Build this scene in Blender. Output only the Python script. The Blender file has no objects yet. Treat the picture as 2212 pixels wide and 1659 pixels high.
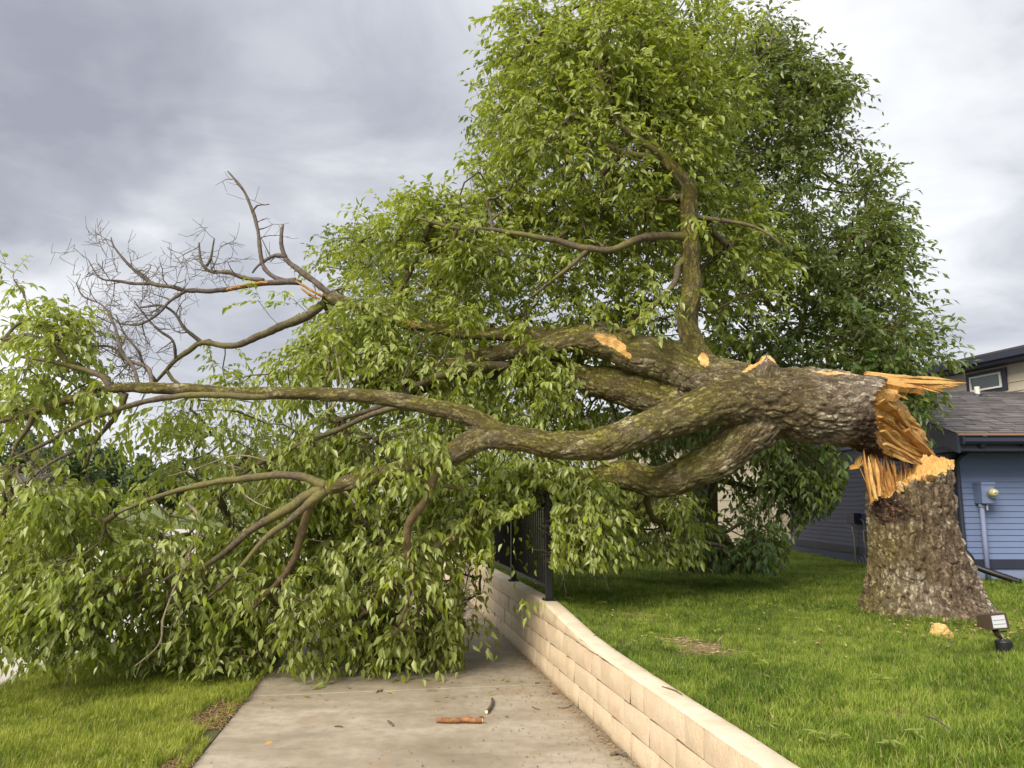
import bpy, math, random
import numpy as np
from mathutils import Vector, Matrix

random.seed(7)
RNG = np.random.default_rng(11)
S = bpy.context.scene
COL = S.collection

# ------------------------------------------------------------------ camera
FPX, CX, CY, HZ, EYE = 1661.0, 1106.0, 829.5, 1090.0, 1.6      # photograph measured at 2212 x 1659
PITCH = math.atan((HZ - CY) / FPX)
cam = bpy.data.objects.new('camera', bpy.data.cameras.new('camera'))
COL.objects.link(cam)
cam.location = (0, 0, EYE)
cam.rotation_euler = (math.pi / 2 + PITCH, 0, 0)
cam.data.sensor_width = 36.0
cam.data.lens = 36.0 * FPX / 2212.0
cam.data.clip_start = 0.05
cam.data.clip_end = 3000
S.camera = cam

# ------------------------------------------------------------------ world, sun, exposure
SUN_DIR = Vector((-0.42, -0.62, 0.60)).normalized()            # direction towards the sun
SUN_EL = math.asin(SUN_DIR.z)
SUN_AZ = math.atan2(SUN_DIR.x, SUN_DIR.y)
world = bpy.data.worlds.new('World')
S.world = world
world.use_nodes = True


class NT:
    """small helper for node trees"""
    def __init__(s, tree):
        s.t = tree
        s.t.nodes.clear()

    def n(s, kind, props=None, **inp):
        nd = s.t.nodes.new(kind)
        for k, v in (props or {}).items():
            setattr(nd, k, v)
        for k, v in inp.items():
            key = int(k[1:]) if k[0] == 'i' and k[1:].isdigit() else k.replace('_', ' ')
            s.set(nd.inputs[key], v)
        return nd

    def set(s, sock, v):
        if isinstance(v, bpy.types.NodeSocket):
            s.t.links.new(v, sock)
        elif isinstance(v, bpy.types.Node):
            s.t.links.new(v.outputs[0], sock)
        else:
            if isinstance(v, (tuple, list)) and len(v) == 3 and sock.type == 'RGBA':
                v = (*v, 1)
            sock.default_value = v

    def math(s, op, a, b=0.0, c=0.0, clamp=False):
        nd = s.t.nodes.new('ShaderNodeMath')
        nd.operation = op
        nd.use_clamp = clamp
        s.set(nd.inputs[0], a)
        s.set(nd.inputs[1], b)
        if op in ('MULTIPLY_ADD',):
            s.set(nd.inputs[2], c)
        return nd.outputs[0]

    def vmath(s, op, a, b=(0, 0, 0)):
        nd = s.t.nodes.new('ShaderNodeVectorMath')
        nd.operation = op
        s.set(nd.inputs[0], a)
        s.set(nd.inputs[1], b)
        return nd.outputs['Value'] if op in ('DOT_PRODUCT', 'LENGTH', 'DISTANCE') else nd.outputs[0]

    def mix(s, f, a, b, mode='MIX'):
        nd = s.t.nodes.new('ShaderNodeMix')
        nd.data_type = 'RGBA'
        nd.blend_type = mode
        s.set(nd.inputs[0], f)
        s.set(nd.inputs[6], a)
        s.set(nd.inputs[7], b)
        return nd.outputs[2]

    def noise(s, vec, scale, detail=4, rough=0.55, dist=0.0, out=0):
        nd = s.n('ShaderNodeTexNoise', None, Scale=scale, Detail=detail, Roughness=rough, Distortion=dist)
        if vec is not None:
            s.set(nd.inputs['Vector'], vec)
        return nd.outputs[out]

    def ramp(s, f, stops, interp='LINEAR'):
        nd = s.t.nodes.new('ShaderNodeValToRGB')
        nd.color_ramp.interpolation = interp
        el = nd.color_ramp.elements
        while len(el) < len(stops):
            el.new(0.5)
        for e, (p, c) in zip(el, stops):
            e.position = p
            e.color = (*c, 1) if not isinstance(c, (int, float)) else (c, c, c, 1)
        s.set(nd.inputs[0], f)
        return nd.outputs[0]

    def map(s, v, a, b, c=0.0, d=1.0, smooth=False):
        nd = s.t.nodes.new('ShaderNodeMapRange')
        nd.interpolation_type = 'SMOOTHSTEP' if smooth else 'LINEAR'
        for i, x in enumerate((v, a, b, c, d)):
            s.set(nd.inputs[i], x)
        return nd.outputs[0]


def build_world():
    w = NT(world.node_tree)
    sky = w.n('ShaderNodeTexSky', dict(sky_type='NISHITA', sun_disc=False, sun_elevation=SUN_EL,
                                       sun_rotation=SUN_AZ, air_density=1.0, dust_density=2.0))
    co = w.n('ShaderNodeTexCoord').outputs['Generated']
    sep = w.n('ShaderNodeSeparateXYZ', None, Vector=co)
    up = w.math('MAXIMUM', sep.outputs[2], 0.0)
    den = w.math('ADD', up, 0.22)
    px = w.math('DIVIDE', sep.outputs[0], den)
    py = w.math('DIVIDE', sep.outputs[1], den)
    plane = w.n('ShaderNodeCombineXYZ', None, X=px, Y=py, Z=0.0).outputs[0]
    warp = w.noise(plane, 0.9, 3, 0.5, 0, out=1)
    warp = w.vmath('SCALE', w.vmath('SUBTRACT', warp, (0.5, 0.5, 0.5)))
    warp.node.inputs['Scale'].default_value = 0.9
    pl = w.vmath('ADD', plane, warp)
    big = w.noise(w.vmath('ADD', pl, (3.1, 7.4, 0)), 0.75, 5, 0.5)
    fine = w.noise(w.vmath('MULTIPLY', w.vmath('ADD', pl, (9.1, 1.4, 0)), (1.0, 1.15, 1)), 2.4, 7, 0.58)
    val = w.math('ADD', w.math('MULTIPLY', big, 0.72), w.math('MULTIPLY', fine, 0.50))
    val = w.math('SUBTRACT', val, 0.10)
    wob = w.vmath('SUBTRACT', w.noise(co, 3.0, 4, 0.6, 0, out=1), (0.5, 0.5, 0.5))
    wob = w.vmath('MULTIPLY', wob, (0.55, 0.55, 0.35))
    cw = w.vmath('NORMALIZE', w.vmath('ADD', co, wob))
    # broad cloud masses: (direction, sharpness, brightness change)
    for d, sharp, amt in SKY_MASSES:
        v = Vector(d).normalized()
        dt = w.vmath('DOT_PRODUCT', cw, tuple(v))
        g = w.math('POWER', w.math('MAXIMUM', dt, 0.0), sharp)
        val = w.math('ADD', val, w.math('MULTIPLY', g, amt))
    colr = w.ramp(val, [(0.25, (0.165, 0.170, 0.198)), (0.40, (0.222, 0.229, 0.256)), (0.50, (0.285, 0.291, 0.311)),
                        (0.60, (0.370, 0.375, 0.387)), (0.76, (0.47, 0.474, 0.478))])
    hor = w.map(up, 0.0, 0.24, 0.5, 0.0, True)
    colr = w.mix(hor, colr, (0.46, 0.465, 0.49))
    veil = w.mix(0.93, w.vmath('MULTIPLY', sky.outputs[0], (0.08, 0.08, 0.08)), colr)
    # overcast luminance rises towards the zenith
    zen = w.map(up, 0.45, 1.0, 1.0, ZENITH, True)
    veil = w.mix(1.0, veil, w.n('ShaderNodeCombineColor', None, Red=zen, Green=zen, Blue=zen).outputs[0], 'MULTIPLY')
    bg = w.n('ShaderNodeBackground', None, Color=veil, Strength=SKY_STRENGTH)
    out = w.n('ShaderNodeOutputWorld')
    w.t.links.new(bg.outputs[0], out.inputs[0])


def skydir(px, py):
    u, v = (px - CX) / FPX, -(py - CY) / FPX
    return (u, math.cos(PITCH) - v * math.sin(PITCH), math.sin(PITCH) + v * math.cos(PITCH))


SKY_STRENGTH = 0.92
ZENITH = 1.7
SKY_MASSES = [(skydir(150, 120), 40, -0.17), (skydir(120, 340), 80, -0.16), (skydir(950, 250), 60, -0.07),
              (skydir(410, 380), 400, 0.10), (skydir(150, 690), 70, 0.36), (skydir(370, 745), 700, -0.22),
              (skydir(1850, 230), 60, 0.17), (skydir(2150, 60), 200, -0.10), (skydir(600, 20), 200, 0.05),
              (skydir(1950, 560), 120, 0.05)]
build_world()
sun = bpy.data.objects.new('sun', bpy.data.lights.new('sun', 'SUN'))
COL.objects.link(sun)
sun.data.energy = 2.2
sun.data.angle = math.radians(34)
sun.data.color = (1.0, 0.90, 0.74)
sun.rotation_euler = (-SUN_DIR).to_track_quat('-Z', 'Y').to_euler()
S.view_settings.view_transform = 'Standard'
S.view_settings.look = 'None'
S.view_settings.gamma = 1
S.view_settings.exposure = 1.38
S.view_settings.use_curve_mapping = False
S.render.engine = 'CYCLES'
S.cycles.max_bounces = 7
S.cycles.diffuse_bounces = 3
S.cycles.transmission_bounces = 4
S.cycles.glossy_bounces = 2

# ------------------------------------------------------------------ measuring helpers
CP, SP = math.cos(PITCH), math.sin(PITCH)


def P(px, py, Y):
    """point at forward distance Y seen at a measured spot of the photograph"""
    u, v = (px - CX) / FPX, -(py - CY) / FPX
    d = (u, CP - v * SP, SP + v * CP)
    t = Y / d[1]
    return np.array((d[0] * t, Y, EYE + d[2] * t))


def G(px, py, z):
    """point on the level z seen at a measured spot"""
    u, v = (px - CX) / FPX, -(py - CY) / FPX
    d = (u, CP - v * SP, SP + v * CP)
    t = (z - EYE) / d[2]
    return np.array((d[0] * t, d[1] * t, z))


def project(p):
    p = np.asarray(p, float)
    dy, dz = p[..., 1], p[..., 2] - EYE
    dep = dy * CP + dz * SP
    v = -dy * SP + dz * CP
    return CX + FPX * p[..., 0] / dep, CY - FPX * v / dep


# ------------------------------------------------------------------ numpy noise
def _hash(i, j, k, s):
    h = (i.astype(np.int64) * 374761393 + j.astype(np.int64) * 668265263 + k.astype(np.int64) * 2147483647
         + s * 1274126177) & 0xFFFFFFFF
    h = ((h ^ (h >> 13)) * 1274126177) & 0xFFFFFFFF
    h = ((h ^ (h >> 16)) * 2246822519) & 0xFFFFFFFF
    h = h ^ (h >> 15)
    return (h & 0xFFFFFF) / float(0xFFFFFF)


def vnoise(p, seed=0):
    p = np.asarray(p, float)
    f = np.floor(p)
    t = p - f
    t = t * t * (3 - 2 * t)
    f = f.astype(np.int64)
    r = 0
    for a in (0, 1):
        for b in (0, 1):
            for c in (0, 1):
                w = (t[..., 0] if a else 1 - t[..., 0]) * (t[..., 1] if b else 1 - t[..., 1]) * (t[..., 2] if c else 1 - t[..., 2])
                r = r + w * _hash(f[..., 0] + a, f[..., 1] + b, f[..., 2] + c, seed)
    return r


def fbm(p, octaves=4, seed=0, gain=0.5):
    r, a, s = 0, 1.0, 0
    q = np.asarray(p, float)
    for o in range(octaves):
        r = r + a * vnoise(q, seed + o)
        s += a
        a *= gain
        q = q * 2.03 + 3.7
    return r / s


def voronoi(p, seed=0):
    f = np.floor(p).astype(np.int64)
    d1 = np.full(p.shape[0], 9.0)
    d2 = np.full(p.shape[0], 9.0)
    cid = np.zeros(p.shape[0])
    for a in (-1, 0, 1):
        for b in (-1, 0, 1):
            for c in (-1, 0, 1):
                i, j, k = f[:, 0] + a, f[:, 1] + b, f[:, 2] + c
                q = np.stack([i + _hash(i, j, k, seed), j + _hash(i, j, k, seed + 1), k + _hash(i, j, k, seed + 2)], 1)
                d = np.sqrt(((q - p) ** 2).sum(1))
                h = _hash(i, j, k, seed + 3)
                closer = d < d1
                d2 = np.where(closer, d1, np.minimum(d2, d))
                cid = np.where(closer, h, cid)
                d1 = np.where(closer, d, d1)
    return d1, d2, cid


def sstep(a, b, x):
    t = np.clip((x - a) / (b - a), 0, 1)
    return t * t * (3 - 2 * t)


# ------------------------------------------------------------------ object helpers
def tag(o, label=None, cat=None, group=None, kind=None):
    if label: o['label'] = label
    if cat: o['category'] = cat
    if group: o['group'] = group
    if kind: o['kind'] = kind
    return o


def empty(name, loc=(0, 0, 0), label=None, cat=None, group=None, kind=None):
    o = bpy.data.objects.new(name, None)
    o.empty_display_size = 0.2
    COL.objects.link(o)
    o.location = tuple(loc)
    return tag(o, label, cat, group, kind)


def link(name, me, parent=None, loc=None):
    o = bpy.data.objects.new(name, me)
    COL.objects.link(o)
    if parent is not None:
        o.parent = parent
        pl = Vector(parent.location)
        if parent.parent is not None:
            pl = pl + Vector(parent.parent.location)
        o.location = -pl if loc is None else Vector(loc) - pl
    elif loc is not None:
        o.location = tuple(loc)
    return o


def mesh_np(name, V, F, mat, smooth=False, attrs=None, normals=None):
    """F: list of (n x k) int arrays or one array"""
    me = bpy.data.meshes.new(name)
    V = np.asarray(V, np.float32)
    Fs = F if isinstance(F, list) else [F]
    Fs = [np.asarray(f, np.int32) for f in Fs if len(f)]
    me.vertices.add(len(V))
    me.vertices.foreach_set('co', V.ravel())
    nl = sum(f.size for f in Fs)
    npoly = sum(len(f) for f in Fs)
    me.loops.add(nl)
    me.polygons.add(npoly)
    me.loops.foreach_set('vertex_index', np.concatenate([f.ravel() for f in Fs]))
    tot = np.concatenate([np.full(len(f), f.shape[1], np.int32) for f in Fs])
    st = np.concatenate([[0], np.cumsum(tot)[:-1]]).astype(np.int32)
    me.polygons.foreach_set('loop_start', st)
    me.polygons.foreach_set('loop_total', tot)
    me.polygons.foreach_set('use_smooth', np.full(npoly, bool(smooth)))
    for k, (dom, arr) in (attrs or {}).items():
        arr = np.asarray(arr, np.float32)
        a = me.attributes.new(k, 'FLOAT_VECTOR' if arr.ndim == 2 else 'FLOAT', dom)
        a.data.foreach_set('vector' if arr.ndim == 2 else 'value', arr.ravel())
    me.update(calc_edges=True)
    if normals is not None:
        me.normals_split_custom_set_from_vertices(np.asarray(normals, np.float32).tolist())
    if mat is not None:
        me.materials.append(mat)
    return me


class MB:
    """collects quads/tris of simple shapes for one mesh"""
    def __init__(s):
        s.v, s.q, s.t, s.n = [], [], [], 0

    def add(s, V, Q=None, T=None):
        V = np.asarray(V, float).reshape(-1, 3)
        if Q is not None and len(Q): s.q.append(np.asarray(Q, int) + s.n)
        if T is not None and len(T): s.t.append(np.asarray(T, int) + s.n)
        s.v.append(V)
        s.n += len(V)
        return s

    def box(s, a, b, bev=0.0):
        (x0, y0, z0), (x1, y1, z1) = a, b
        return s.hexa([(x0, y0, z0), (x1, y0, z0), (x1, y1, z0), (x0, y1, z0), (x0, y0, z1), (x1, y0, z1), (x1, y1, z1), (x0, y1, z1)])

    def hexa(s, c):
        return s.add(c, [(0, 3, 2, 1), (4, 5, 6, 7), (0, 1, 5, 4), (1, 2, 6, 5), (2, 3, 7, 6), (3, 0, 4, 7)])

    def obox(s, o, ex, ey, ez):
        o, ex, ey, ez = [np.asarray(k, float) for k in (o, ex, ey, ez)]
        return s.hexa([o, o + ex, o + ex + ey, o + ey, o + ez, o + ex + ez, o + ex + ey + ez, o + ey + ez])

    def tube(s, pts, r, sides=8, cap=True):
        V, Q, T = tube_np(np.asarray(pts, float), np.broadcast_to(np.asarray(r, float), (len(pts),)), sides, cap)
        return s.add(V, Q, T)

    def prism(s, poly, axis):
        """closed polygon (n x 3) extruded by a vector"""
        poly = np.asarray(poly, float)
        n = len(poly)
        V = np.concatenate([poly, poly + np.asarray(axis, float)])
        q = [(i, (i + 1) % n, n + (i + 1) % n, n + i) for i in range(n)]
        s.add(V, q)
        c0, c1 = s.n, s.n + 1
        base = s.n - 2 * n
        s.v.append(np.array([poly.mean(0), poly.mean(0) + np.asarray(axis, float)]))
        s.n += 2
        s.t.append(np.array([((i + 1) % n + base, i + base, c0) for i in range(n)] + [(n + i + base, n + (i + 1) % n + base, c1) for i in range(n)]))
        return s

    def mesh(s, name, mat, smooth=False, attrs=None):
        return mesh_np(name, np.concatenate(s.v), [np.concatenate(k) for k in (s.q, s.t) if k], mat, smooth, attrs)

    def build(s, name, mat, parent=None, smooth=False, bevel=0.0, kind=None):
        me = s.mesh(name, mat, smooth)
        if bevel:
            bevel_mesh(me, bevel)
        o = link(name, me, parent)
        if kind: o['kind'] = kind
        return o


import bmesh


def bevel_mesh(me, w, seg=1):
    bm = bmesh.new()
    bm.from_mesh(me)
    bmesh.ops.remove_doubles(bm, verts=bm.verts, dist=1e-5)
    bmesh.ops.recalc_face_normals(bm, faces=bm.faces)
    ed = [e for e in bm.edges if len(e.link_faces) == 2 and e.calc_face_angle(0) > 0.6]
    bmesh.ops.bevel(bm, geom=ed, offset=w, segments=seg, affect='EDGES', clamp_overlap=True)
    bm.to_mesh(me)
    bm.free()


def frames(pts):
    """parallel transport frames along a polyline"""
    n = len(pts)
    T = np.gradient(pts, axis=0)
    T /= np.maximum(np.linalg.norm(T, axis=1, keepdims=True), 1e-9)
    ref = np.array([0, 0, 1.0]) if abs(T[0][2]) < 0.9 else np.array([0, 1.0, 0])
    U = np.zeros((n, 3))
    u = np.cross(T[0], ref)
    u /= np.linalg.norm(u)
    for i in range(n):
        u = u - T[i] * u.dot(T[i])
        u /= max(np.linalg.norm(u), 1e-9)
        U[i] = u
    W = np.cross(T, U)
    return T, U, W


def tube_np(pts, r, sides=8, cap=True):
    T, U, W = frames(pts)
    a = np.arange(sides) * 2 * math.pi / sides
    ring = U[:, None] * np.cos(a)[None, :, None] + W[:, None] * np.sin(a)[None, :, None]
    V = (pts[:, None] + ring * np.asarray(r)[:, None, None]).reshape(-1, 3)
    n = len(pts)
    i = np.arange(n - 1)[:, None] * sides
    j = np.arange(sides)[None]
    k = (np.arange(sides) + 1) % sides
    Q = np.stack([i + j, i + k[None], i + sides + k[None], i + sides + j], -1).reshape(-1, 4)
    Tr = []
    if cap:
        V = np.concatenate([V, [pts[0], pts[-1]]])
        c0, c1 = n * sides, n * sides + 1
        e = (n - 1) * sides
        Tr = [(k[m], m, c0) for m in range(sides)] + [(e + m, e + k[m], c1) for m in range(sides)]
    return V, Q, Tr


def resample(pts, vals, step):
    """Catmull-Rom through the points; vals interpolated alongside"""
    pts = np.asarray(pts, float)
    vals = np.asarray(vals, float)
    if len(pts) == 2:
        pts = np.array([pts[0], (pts[0] + pts[1]) / 2, pts[1]])
        vals = np.array([vals[0], (vals[0] + vals[1]) / 2, vals[1]])
    out, ov = [], []
    ext = np.concatenate([[2 * pts[0] - pts[1]], pts, [2 * pts[-1] - pts[-2]]])
    for i in range(len(pts) - 1):
        p0, p1, p2, p3 = ext[i:i + 4]
        n = max(1, int(np.linalg.norm(p2 - p1) / step))
        for t in np.arange(n) / n:
            out.append(0.5 * ((2 * p1) + (-p0 + p2) * t + (2 * p0 - 5 * p1 + 4 * p2 - p3) * t * t + (-p0 + 3 * p1 - 3 * p2 + p3) * t ** 3))
            ov.append(vals[i] * (1 - t) + vals[i + 1] * t)
    out.append(pts[-1])
    ov.append(vals[-1])
    return np.array(out), np.array(ov)


# ------------------------------------------------------------------ materials
def new_mat(name):
    m = bpy.data.materials.new(name)
    m.use_nodes = True
    nt = NT(m.node_tree)
    b = nt.n('ShaderNodeBsdfPrincipled')
    o = nt.n('ShaderNodeOutputMaterial')
    nt.t.links.new(b.outputs[0], o.inputs[0])
    return m, nt, b


def bump(nt, b, h, strength=0.5, dist=0.01):
    bp = nt.n('ShaderNodeBump', None, Height=h, Strength=strength, Distance=dist)
    nt.t.links.new(bp.outputs[0], b.inputs['Normal'])


def objco(nt):
    return nt.n('ShaderNodeTexCoord').outputs['Object']


def worldpos(nt):
    return nt.n('ShaderNodeNewGeometry').outputs['Position']


def attr(nt, name, typ='GEOMETRY'):
    return nt.n('ShaderNodeAttribute', dict(attribute_name=name, attribute_type=typ))


def plain(name, col, rough=0.6, var=0.12, scale=6, metal=0.0, bmp=0.0, spec=0.5):
    m, nt, b = new_mat(name)
    co = worldpos(nt)
    f = nt.noise(co, scale, 5, 0.6)
    c = nt.mix(f, tuple(x * (1 - var) for x in col), tuple(min(1, x * (1 + var)) for x in col))
    nt.set(b.inputs['Base Color'], c)
    b.inputs['Roughness'].default_value = rough
    b.inputs['Metallic'].default_value = metal
    b.inputs['Specular IOR Level'].default_value = spec
    if bmp:
        bump(nt, b, nt.noise(co, scale * 12, 4, 0.6), bmp, 0.003)
    return m


def bark_material():
    m, nt, b = new_mat('bark')
    co = attr(nt, 'bark_co').outputs['Vector']
    plate = attr(nt, 'plate').outputs['Fac']
    crack = attr(nt, 'crack').outputs['Fac']
    moss = attr(nt, 'moss').outputs['Fac']
    rot = attr(nt, 'rot').outputs['Fac']
    n1 = nt.noise(co, 14, 5, 0.6)
    n2 = nt.noise(co, 3.0, 4, 0.55)
    pos = worldpos(nt)
    n3 = nt.noise(pos, 2.2, 3, 0.5)
    # small scales of bark, a little longer than wide, with ragged edges
    wv = nt.noise(co, 26, 4, 0.65, 0, out=1)
    wv = nt.vmath('MULTIPLY', nt.vmath('SUBTRACT', wv, (0.5, 0.5, 0.5)), (0.075, 0.075, 0.09))
    sc = nt.vmath('MULTIPLY', nt.vmath('ADD', co, wv), (1, 1, 0.42))
    vo = nt.n('ShaderNodeTexVoronoi', dict(feature='F1'), Vector=sc, Scale=31.0, Randomness=1.0)
    ve = nt.n('ShaderNodeTexVoronoi', dict(feature='DISTANCE_TO_EDGE'), Vector=sc, Scale=31.0, Randomness=1.0)
    cell = nt.n('ShaderNodeSeparateColor', None, Color=vo.outputs['Color']).outputs[0]
    edge = nt.map(ve.outputs['Distance'], 0.0, 0.09, 0.0, 1.0, True)
    fur = nt.noise(nt.vmath('MULTIPLY', nt.vmath('ADD', co, wv), (1, 1, 0.16)), 17, 4, 0.6)
    fur = nt.map(nt.math('ABSOLUTE', nt.math('SUBTRACT', fur, 0.5)), 0.0, 0.07, 0.0, 1.0, True)
    tone = nt.math('ADD', nt.math('MULTIPLY', cell, 0.45), nt.math('ADD', nt.math('MULTIPLY', nt.noise(sc, 48, 5, 0.7), 0.62), nt.math('MULTIPLY', plate, 0.10)))
    base = nt.ramp(tone, [(0.18, (0.070, 0.044, 0.026)), (0.45, (0.19, 0.130, 0.082)), (0.68, (0.33, 0.245, 0.165)), (0.92, (0.70, 0.60, 0.47))])
    pink = nt.map(n3, 0.44, 0.60, 0, 0.75, True)
    base = nt.mix(pink, base, nt.ramp(tone, [(0.22, (0.13, 0.075, 0.055)), (0.45, (0.38, 0.275, 0.21)), (0.70, (0.84, 0.73, 0.61))]))
    mossc = nt.ramp(tone, [(0.22, (0.12, 0.098, 0.018)), (0.5, (0.225, 0.198, 0.028)), (0.85, (0.35, 0.33, 0.06))])
    mf = nt.math('MULTIPLY', moss, nt.map(nt.noise(pos, 5, 4, 0.6), 0.32, 0.6, 0.55, 1.0, True))
    c = nt.mix(mf, base, mossc)
    # pale lichen freckles
    vl = nt.n('ShaderNodeTexVoronoi', dict(feature='F1'), Vector=pos, Scale=20.0)
    lich = nt.math('MULTIPLY', nt.map(vl.outputs['Distance'], 0.16, 0.26, 1, 0, True), nt.map(nt.noise(pos, 4, 2), 0.60, 0.68, 0, 0.8, True))
    lich = nt.math('MULTIPLY', lich, moss)
    c = nt.mix(lich, c, (0.42, 0.46, 0.36))
    rn = nt.noise(pos, 26, 5, 0.7)
    c = nt.mix(rot, c, nt.ramp(rn, [(0.38, (0.022, 0.012, 0.008)), (0.54, (0.10, 0.05, 0.032)), (0.64, (0.50, 0.30, 0.16)), (0.75, (0.70, 0.55, 0.38))]))
    dark = nt.math('MULTIPLY', nt.map(edge, 0.0, 1.0, 0.72, 0.0), nt.map(n1, 0.35, 0.6, 1.0, 0.45))
    dark = nt.math('MAXIMUM', dark, nt.map(crack, 0.0, 0.22, 0.5, 0.0, True))
    dark = nt.math('MAXIMUM', dark, nt.map(fur, 0.0, 1.0, 0.58, 0.0))
    c = nt.mix(dark, c, (0.040, 0.026, 0.016))
    nt.set(b.inputs['Base Color'], c)
    b.inputs['Roughness'].default_value = 0.72
    b.inputs['Specular IOR Level'].default_value = 0.35
    hh = nt.math('ADD', nt.math('MULTIPLY', edge, nt.math('ADD', 0.25, cell)), nt.math('MULTIPLY', nt.noise(sc, 85, 5, 0.7), 1.3))
    hh = nt.math('ADD', hh, nt.math('MULTIPLY', fur, 0.9))
    bump(nt, b, hh, 1.0, 0.016)
    return m


def branch_material(name, lo, hi, mossy=0.4):
    m, nt, b = new_mat(name)
    pos = worldpos(nt)
    n1 = nt.noise(pos, 30, 4, 0.6)
    c = nt.ramp(n1, [(0.3, lo), (0.7, hi)])
    mf = nt.math('MULTIPLY', nt.map(nt.noise(pos, 2.5, 3), 0.4, 0.6, 0, 1, True), mossy)
    c = nt.mix(mf, c, nt.mix(n1, (0.09, 0.08, 0.018), (0.22, 0.21, 0.045)))
    nt.set(b.inputs['Base Color'], c)
    b.inputs['Roughness'].default_value = 0.8
    bump(nt, b, nt.noise(pos, 110, 3, 0.6), 0.6, 0.006)
    return m


def leaf_material(name, dark, mid, light, back, trans=0.4):
    m = bpy.data.materials.new(name)
    m.use_nodes = True
    nt = NT(m.node_tree)
    t = attr(nt, 'tint').outputs['Fac']
    base = nt.ramp(t, [(0.0, dark), (0.5, mid), (0.93, light), (1.0, (0.42, 0.40, 0.05))])
    geo = nt.n('ShaderNodeNewGeometry')
    c = nt.mix(nt.math('MULTIPLY', geo.outputs['Backfacing'], 0.75), base, back)
    b = nt.n('ShaderNodeBsdfPrincipled', None, Base_Color=c, Roughness=0.38)
    b.inputs['Specular IOR Level'].default_value = 0.55
    tr = nt.n('ShaderNodeBsdfTranslucent', None, Color=nt.mix(0.5, base, tuple(min(1, x * 1.9) for x in light)))
    mx = nt.n('ShaderNodeMixShader', None, i0=trans)
    nt.t.links.new(b.outputs[0], mx.inputs[1])
    nt.t.links.new(tr.outputs[0], mx.inputs[2])
    o = nt.n('ShaderNodeOutputMaterial')
    nt.t.links.new(mx.outputs[0], o.inputs[0])
    return m


def leaf_object_material(name, src_dark, src_light, back):
    """for single leaves: tint by object random"""
    m = bpy.data.materials.new(name)
    m.use_nodes = True
    nt = NT(m.node_tree)
    t = nt.n('ShaderNodeObjectInfo').outputs['Random']
    base = nt.mix(t, src_dark, src_light)
    geo = nt.n('ShaderNodeNewGeometry')
    c = nt.mix(nt.math('MULTIPLY', geo.outputs['Backfacing'], 0.55), base, back)
    b = nt.n('ShaderNodeBsdfPrincipled', None, Base_Color=c, Roughness=0.42)
    tr = nt.n('ShaderNodeBsdfTranslucent', None, Color=nt.mix(0.5, base, tuple(min(1, x * 1.9) for x in src_light)))
    mx = nt.n('ShaderNodeMixShader', None, i0=0.4)
    nt.t.links.new(b.outputs[0], mx.inputs[1])
    nt.t.links.new(tr.outputs[0], mx.inputs[2])
    o = nt.n('ShaderNodeOutputMaterial')
    nt.t.links.new(mx.outputs[0], o.inputs[0])
    return m


def grass_material(name, lo, mid, hi, dry):
    m = bpy.data.materials.new(name)
    m.use_nodes = True
    nt = NT(m.node_tree)
    pos = worldpos(nt)
    rnd = nt.n('ShaderNodeObjectInfo').outputs['Random']
    patch = nt.noise(pos, 1.1, 4, 0.6)
    f = nt.math('ADD', nt.math('MULTIPLY', rnd, 0.45), nt.math('MULTIPLY', nt.map(patch, 0.3, 0.7), 0.55))
    f = nt.math('ADD', f, nt.math('MULTIPLY', nt.map(nt.noise(pos, 6, 3), 0.35, 0.65, -0.15, 0.15), 1.0))
    c = nt.ramp(f, [(0.2, lo), (0.5, mid), (0.8, hi)])
    h = attr(nt, 'tip').outputs['Fac']
    dryf = nt.math('MULTIPLY', attr(nt, 'dry').outputs['Fac'], 0.9)
    c = nt.mix(dryf, c, dry)
    c = nt.mix(nt.map(h, 0.0, 0.5, 0.35, 0.0), c, tuple(x * 0.9 for x in dry))
    b = nt.n('ShaderNodeBsdfPrincipled', None, Base_Color=c, Roughness=0.5)
    b.inputs['Specular IOR Level'].default_value = 0.3
    tr = nt.n('ShaderNodeBsdfTranslucent', None, Color=c)
    mx = nt.n('ShaderNodeMixShader', None, i0=0.42)
    nt.t.links.new(b.outputs[0], mx.inputs[1])
    nt.t.links.new(tr.outputs[0], mx.inputs[2])
    o = nt.n('ShaderNodeOutputMaterial')
    nt.t.links.new(mx.outputs[0], o.inputs[0])
    return m


def wood_material():
    m, nt, b = new_mat('splintered_wood')
    co = attr(nt, 'grain_co').outputs['Vector']
    tone = attr(nt, 'tone').outputs['Fac']
    n = nt.noise(co, 1.0, 6, 0.65)
    n2 = nt.noise(worldpos(nt), 9, 4, 0.6)
    f = nt.math('ADD', nt.math('MULTIPLY', n, 0.65), nt.math('ADD', nt.math('MULTIPLY', tone, 0.45), -0.05))
    c = nt.ramp(f, [(0.12, (0.06, 0.022, 0.010)), (0.34, (0.27, 0.10, 0.028)), (0.50, (0.50, 0.25, 0.060)), (0.66, (0.63, 0.38, 0.12)), (0.90, (0.76, 0.58, 0.30))])
    c = nt.mix(nt.map(n2, 0.55, 0.70, 0, 0.7, True), c, (0.34, 0.12, 0.03))
    nt.set(b.inputs['Base Color'], c)
    b.inputs['Roughness'].default_value = 0.62
    bump(nt, b, nt.math('ADD', nt.math('MULTIPLY', n, 1.5), nt.noise(worldpos(nt), 70, 4, 0.6)), 0.9, 0.012)
    return m


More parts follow.
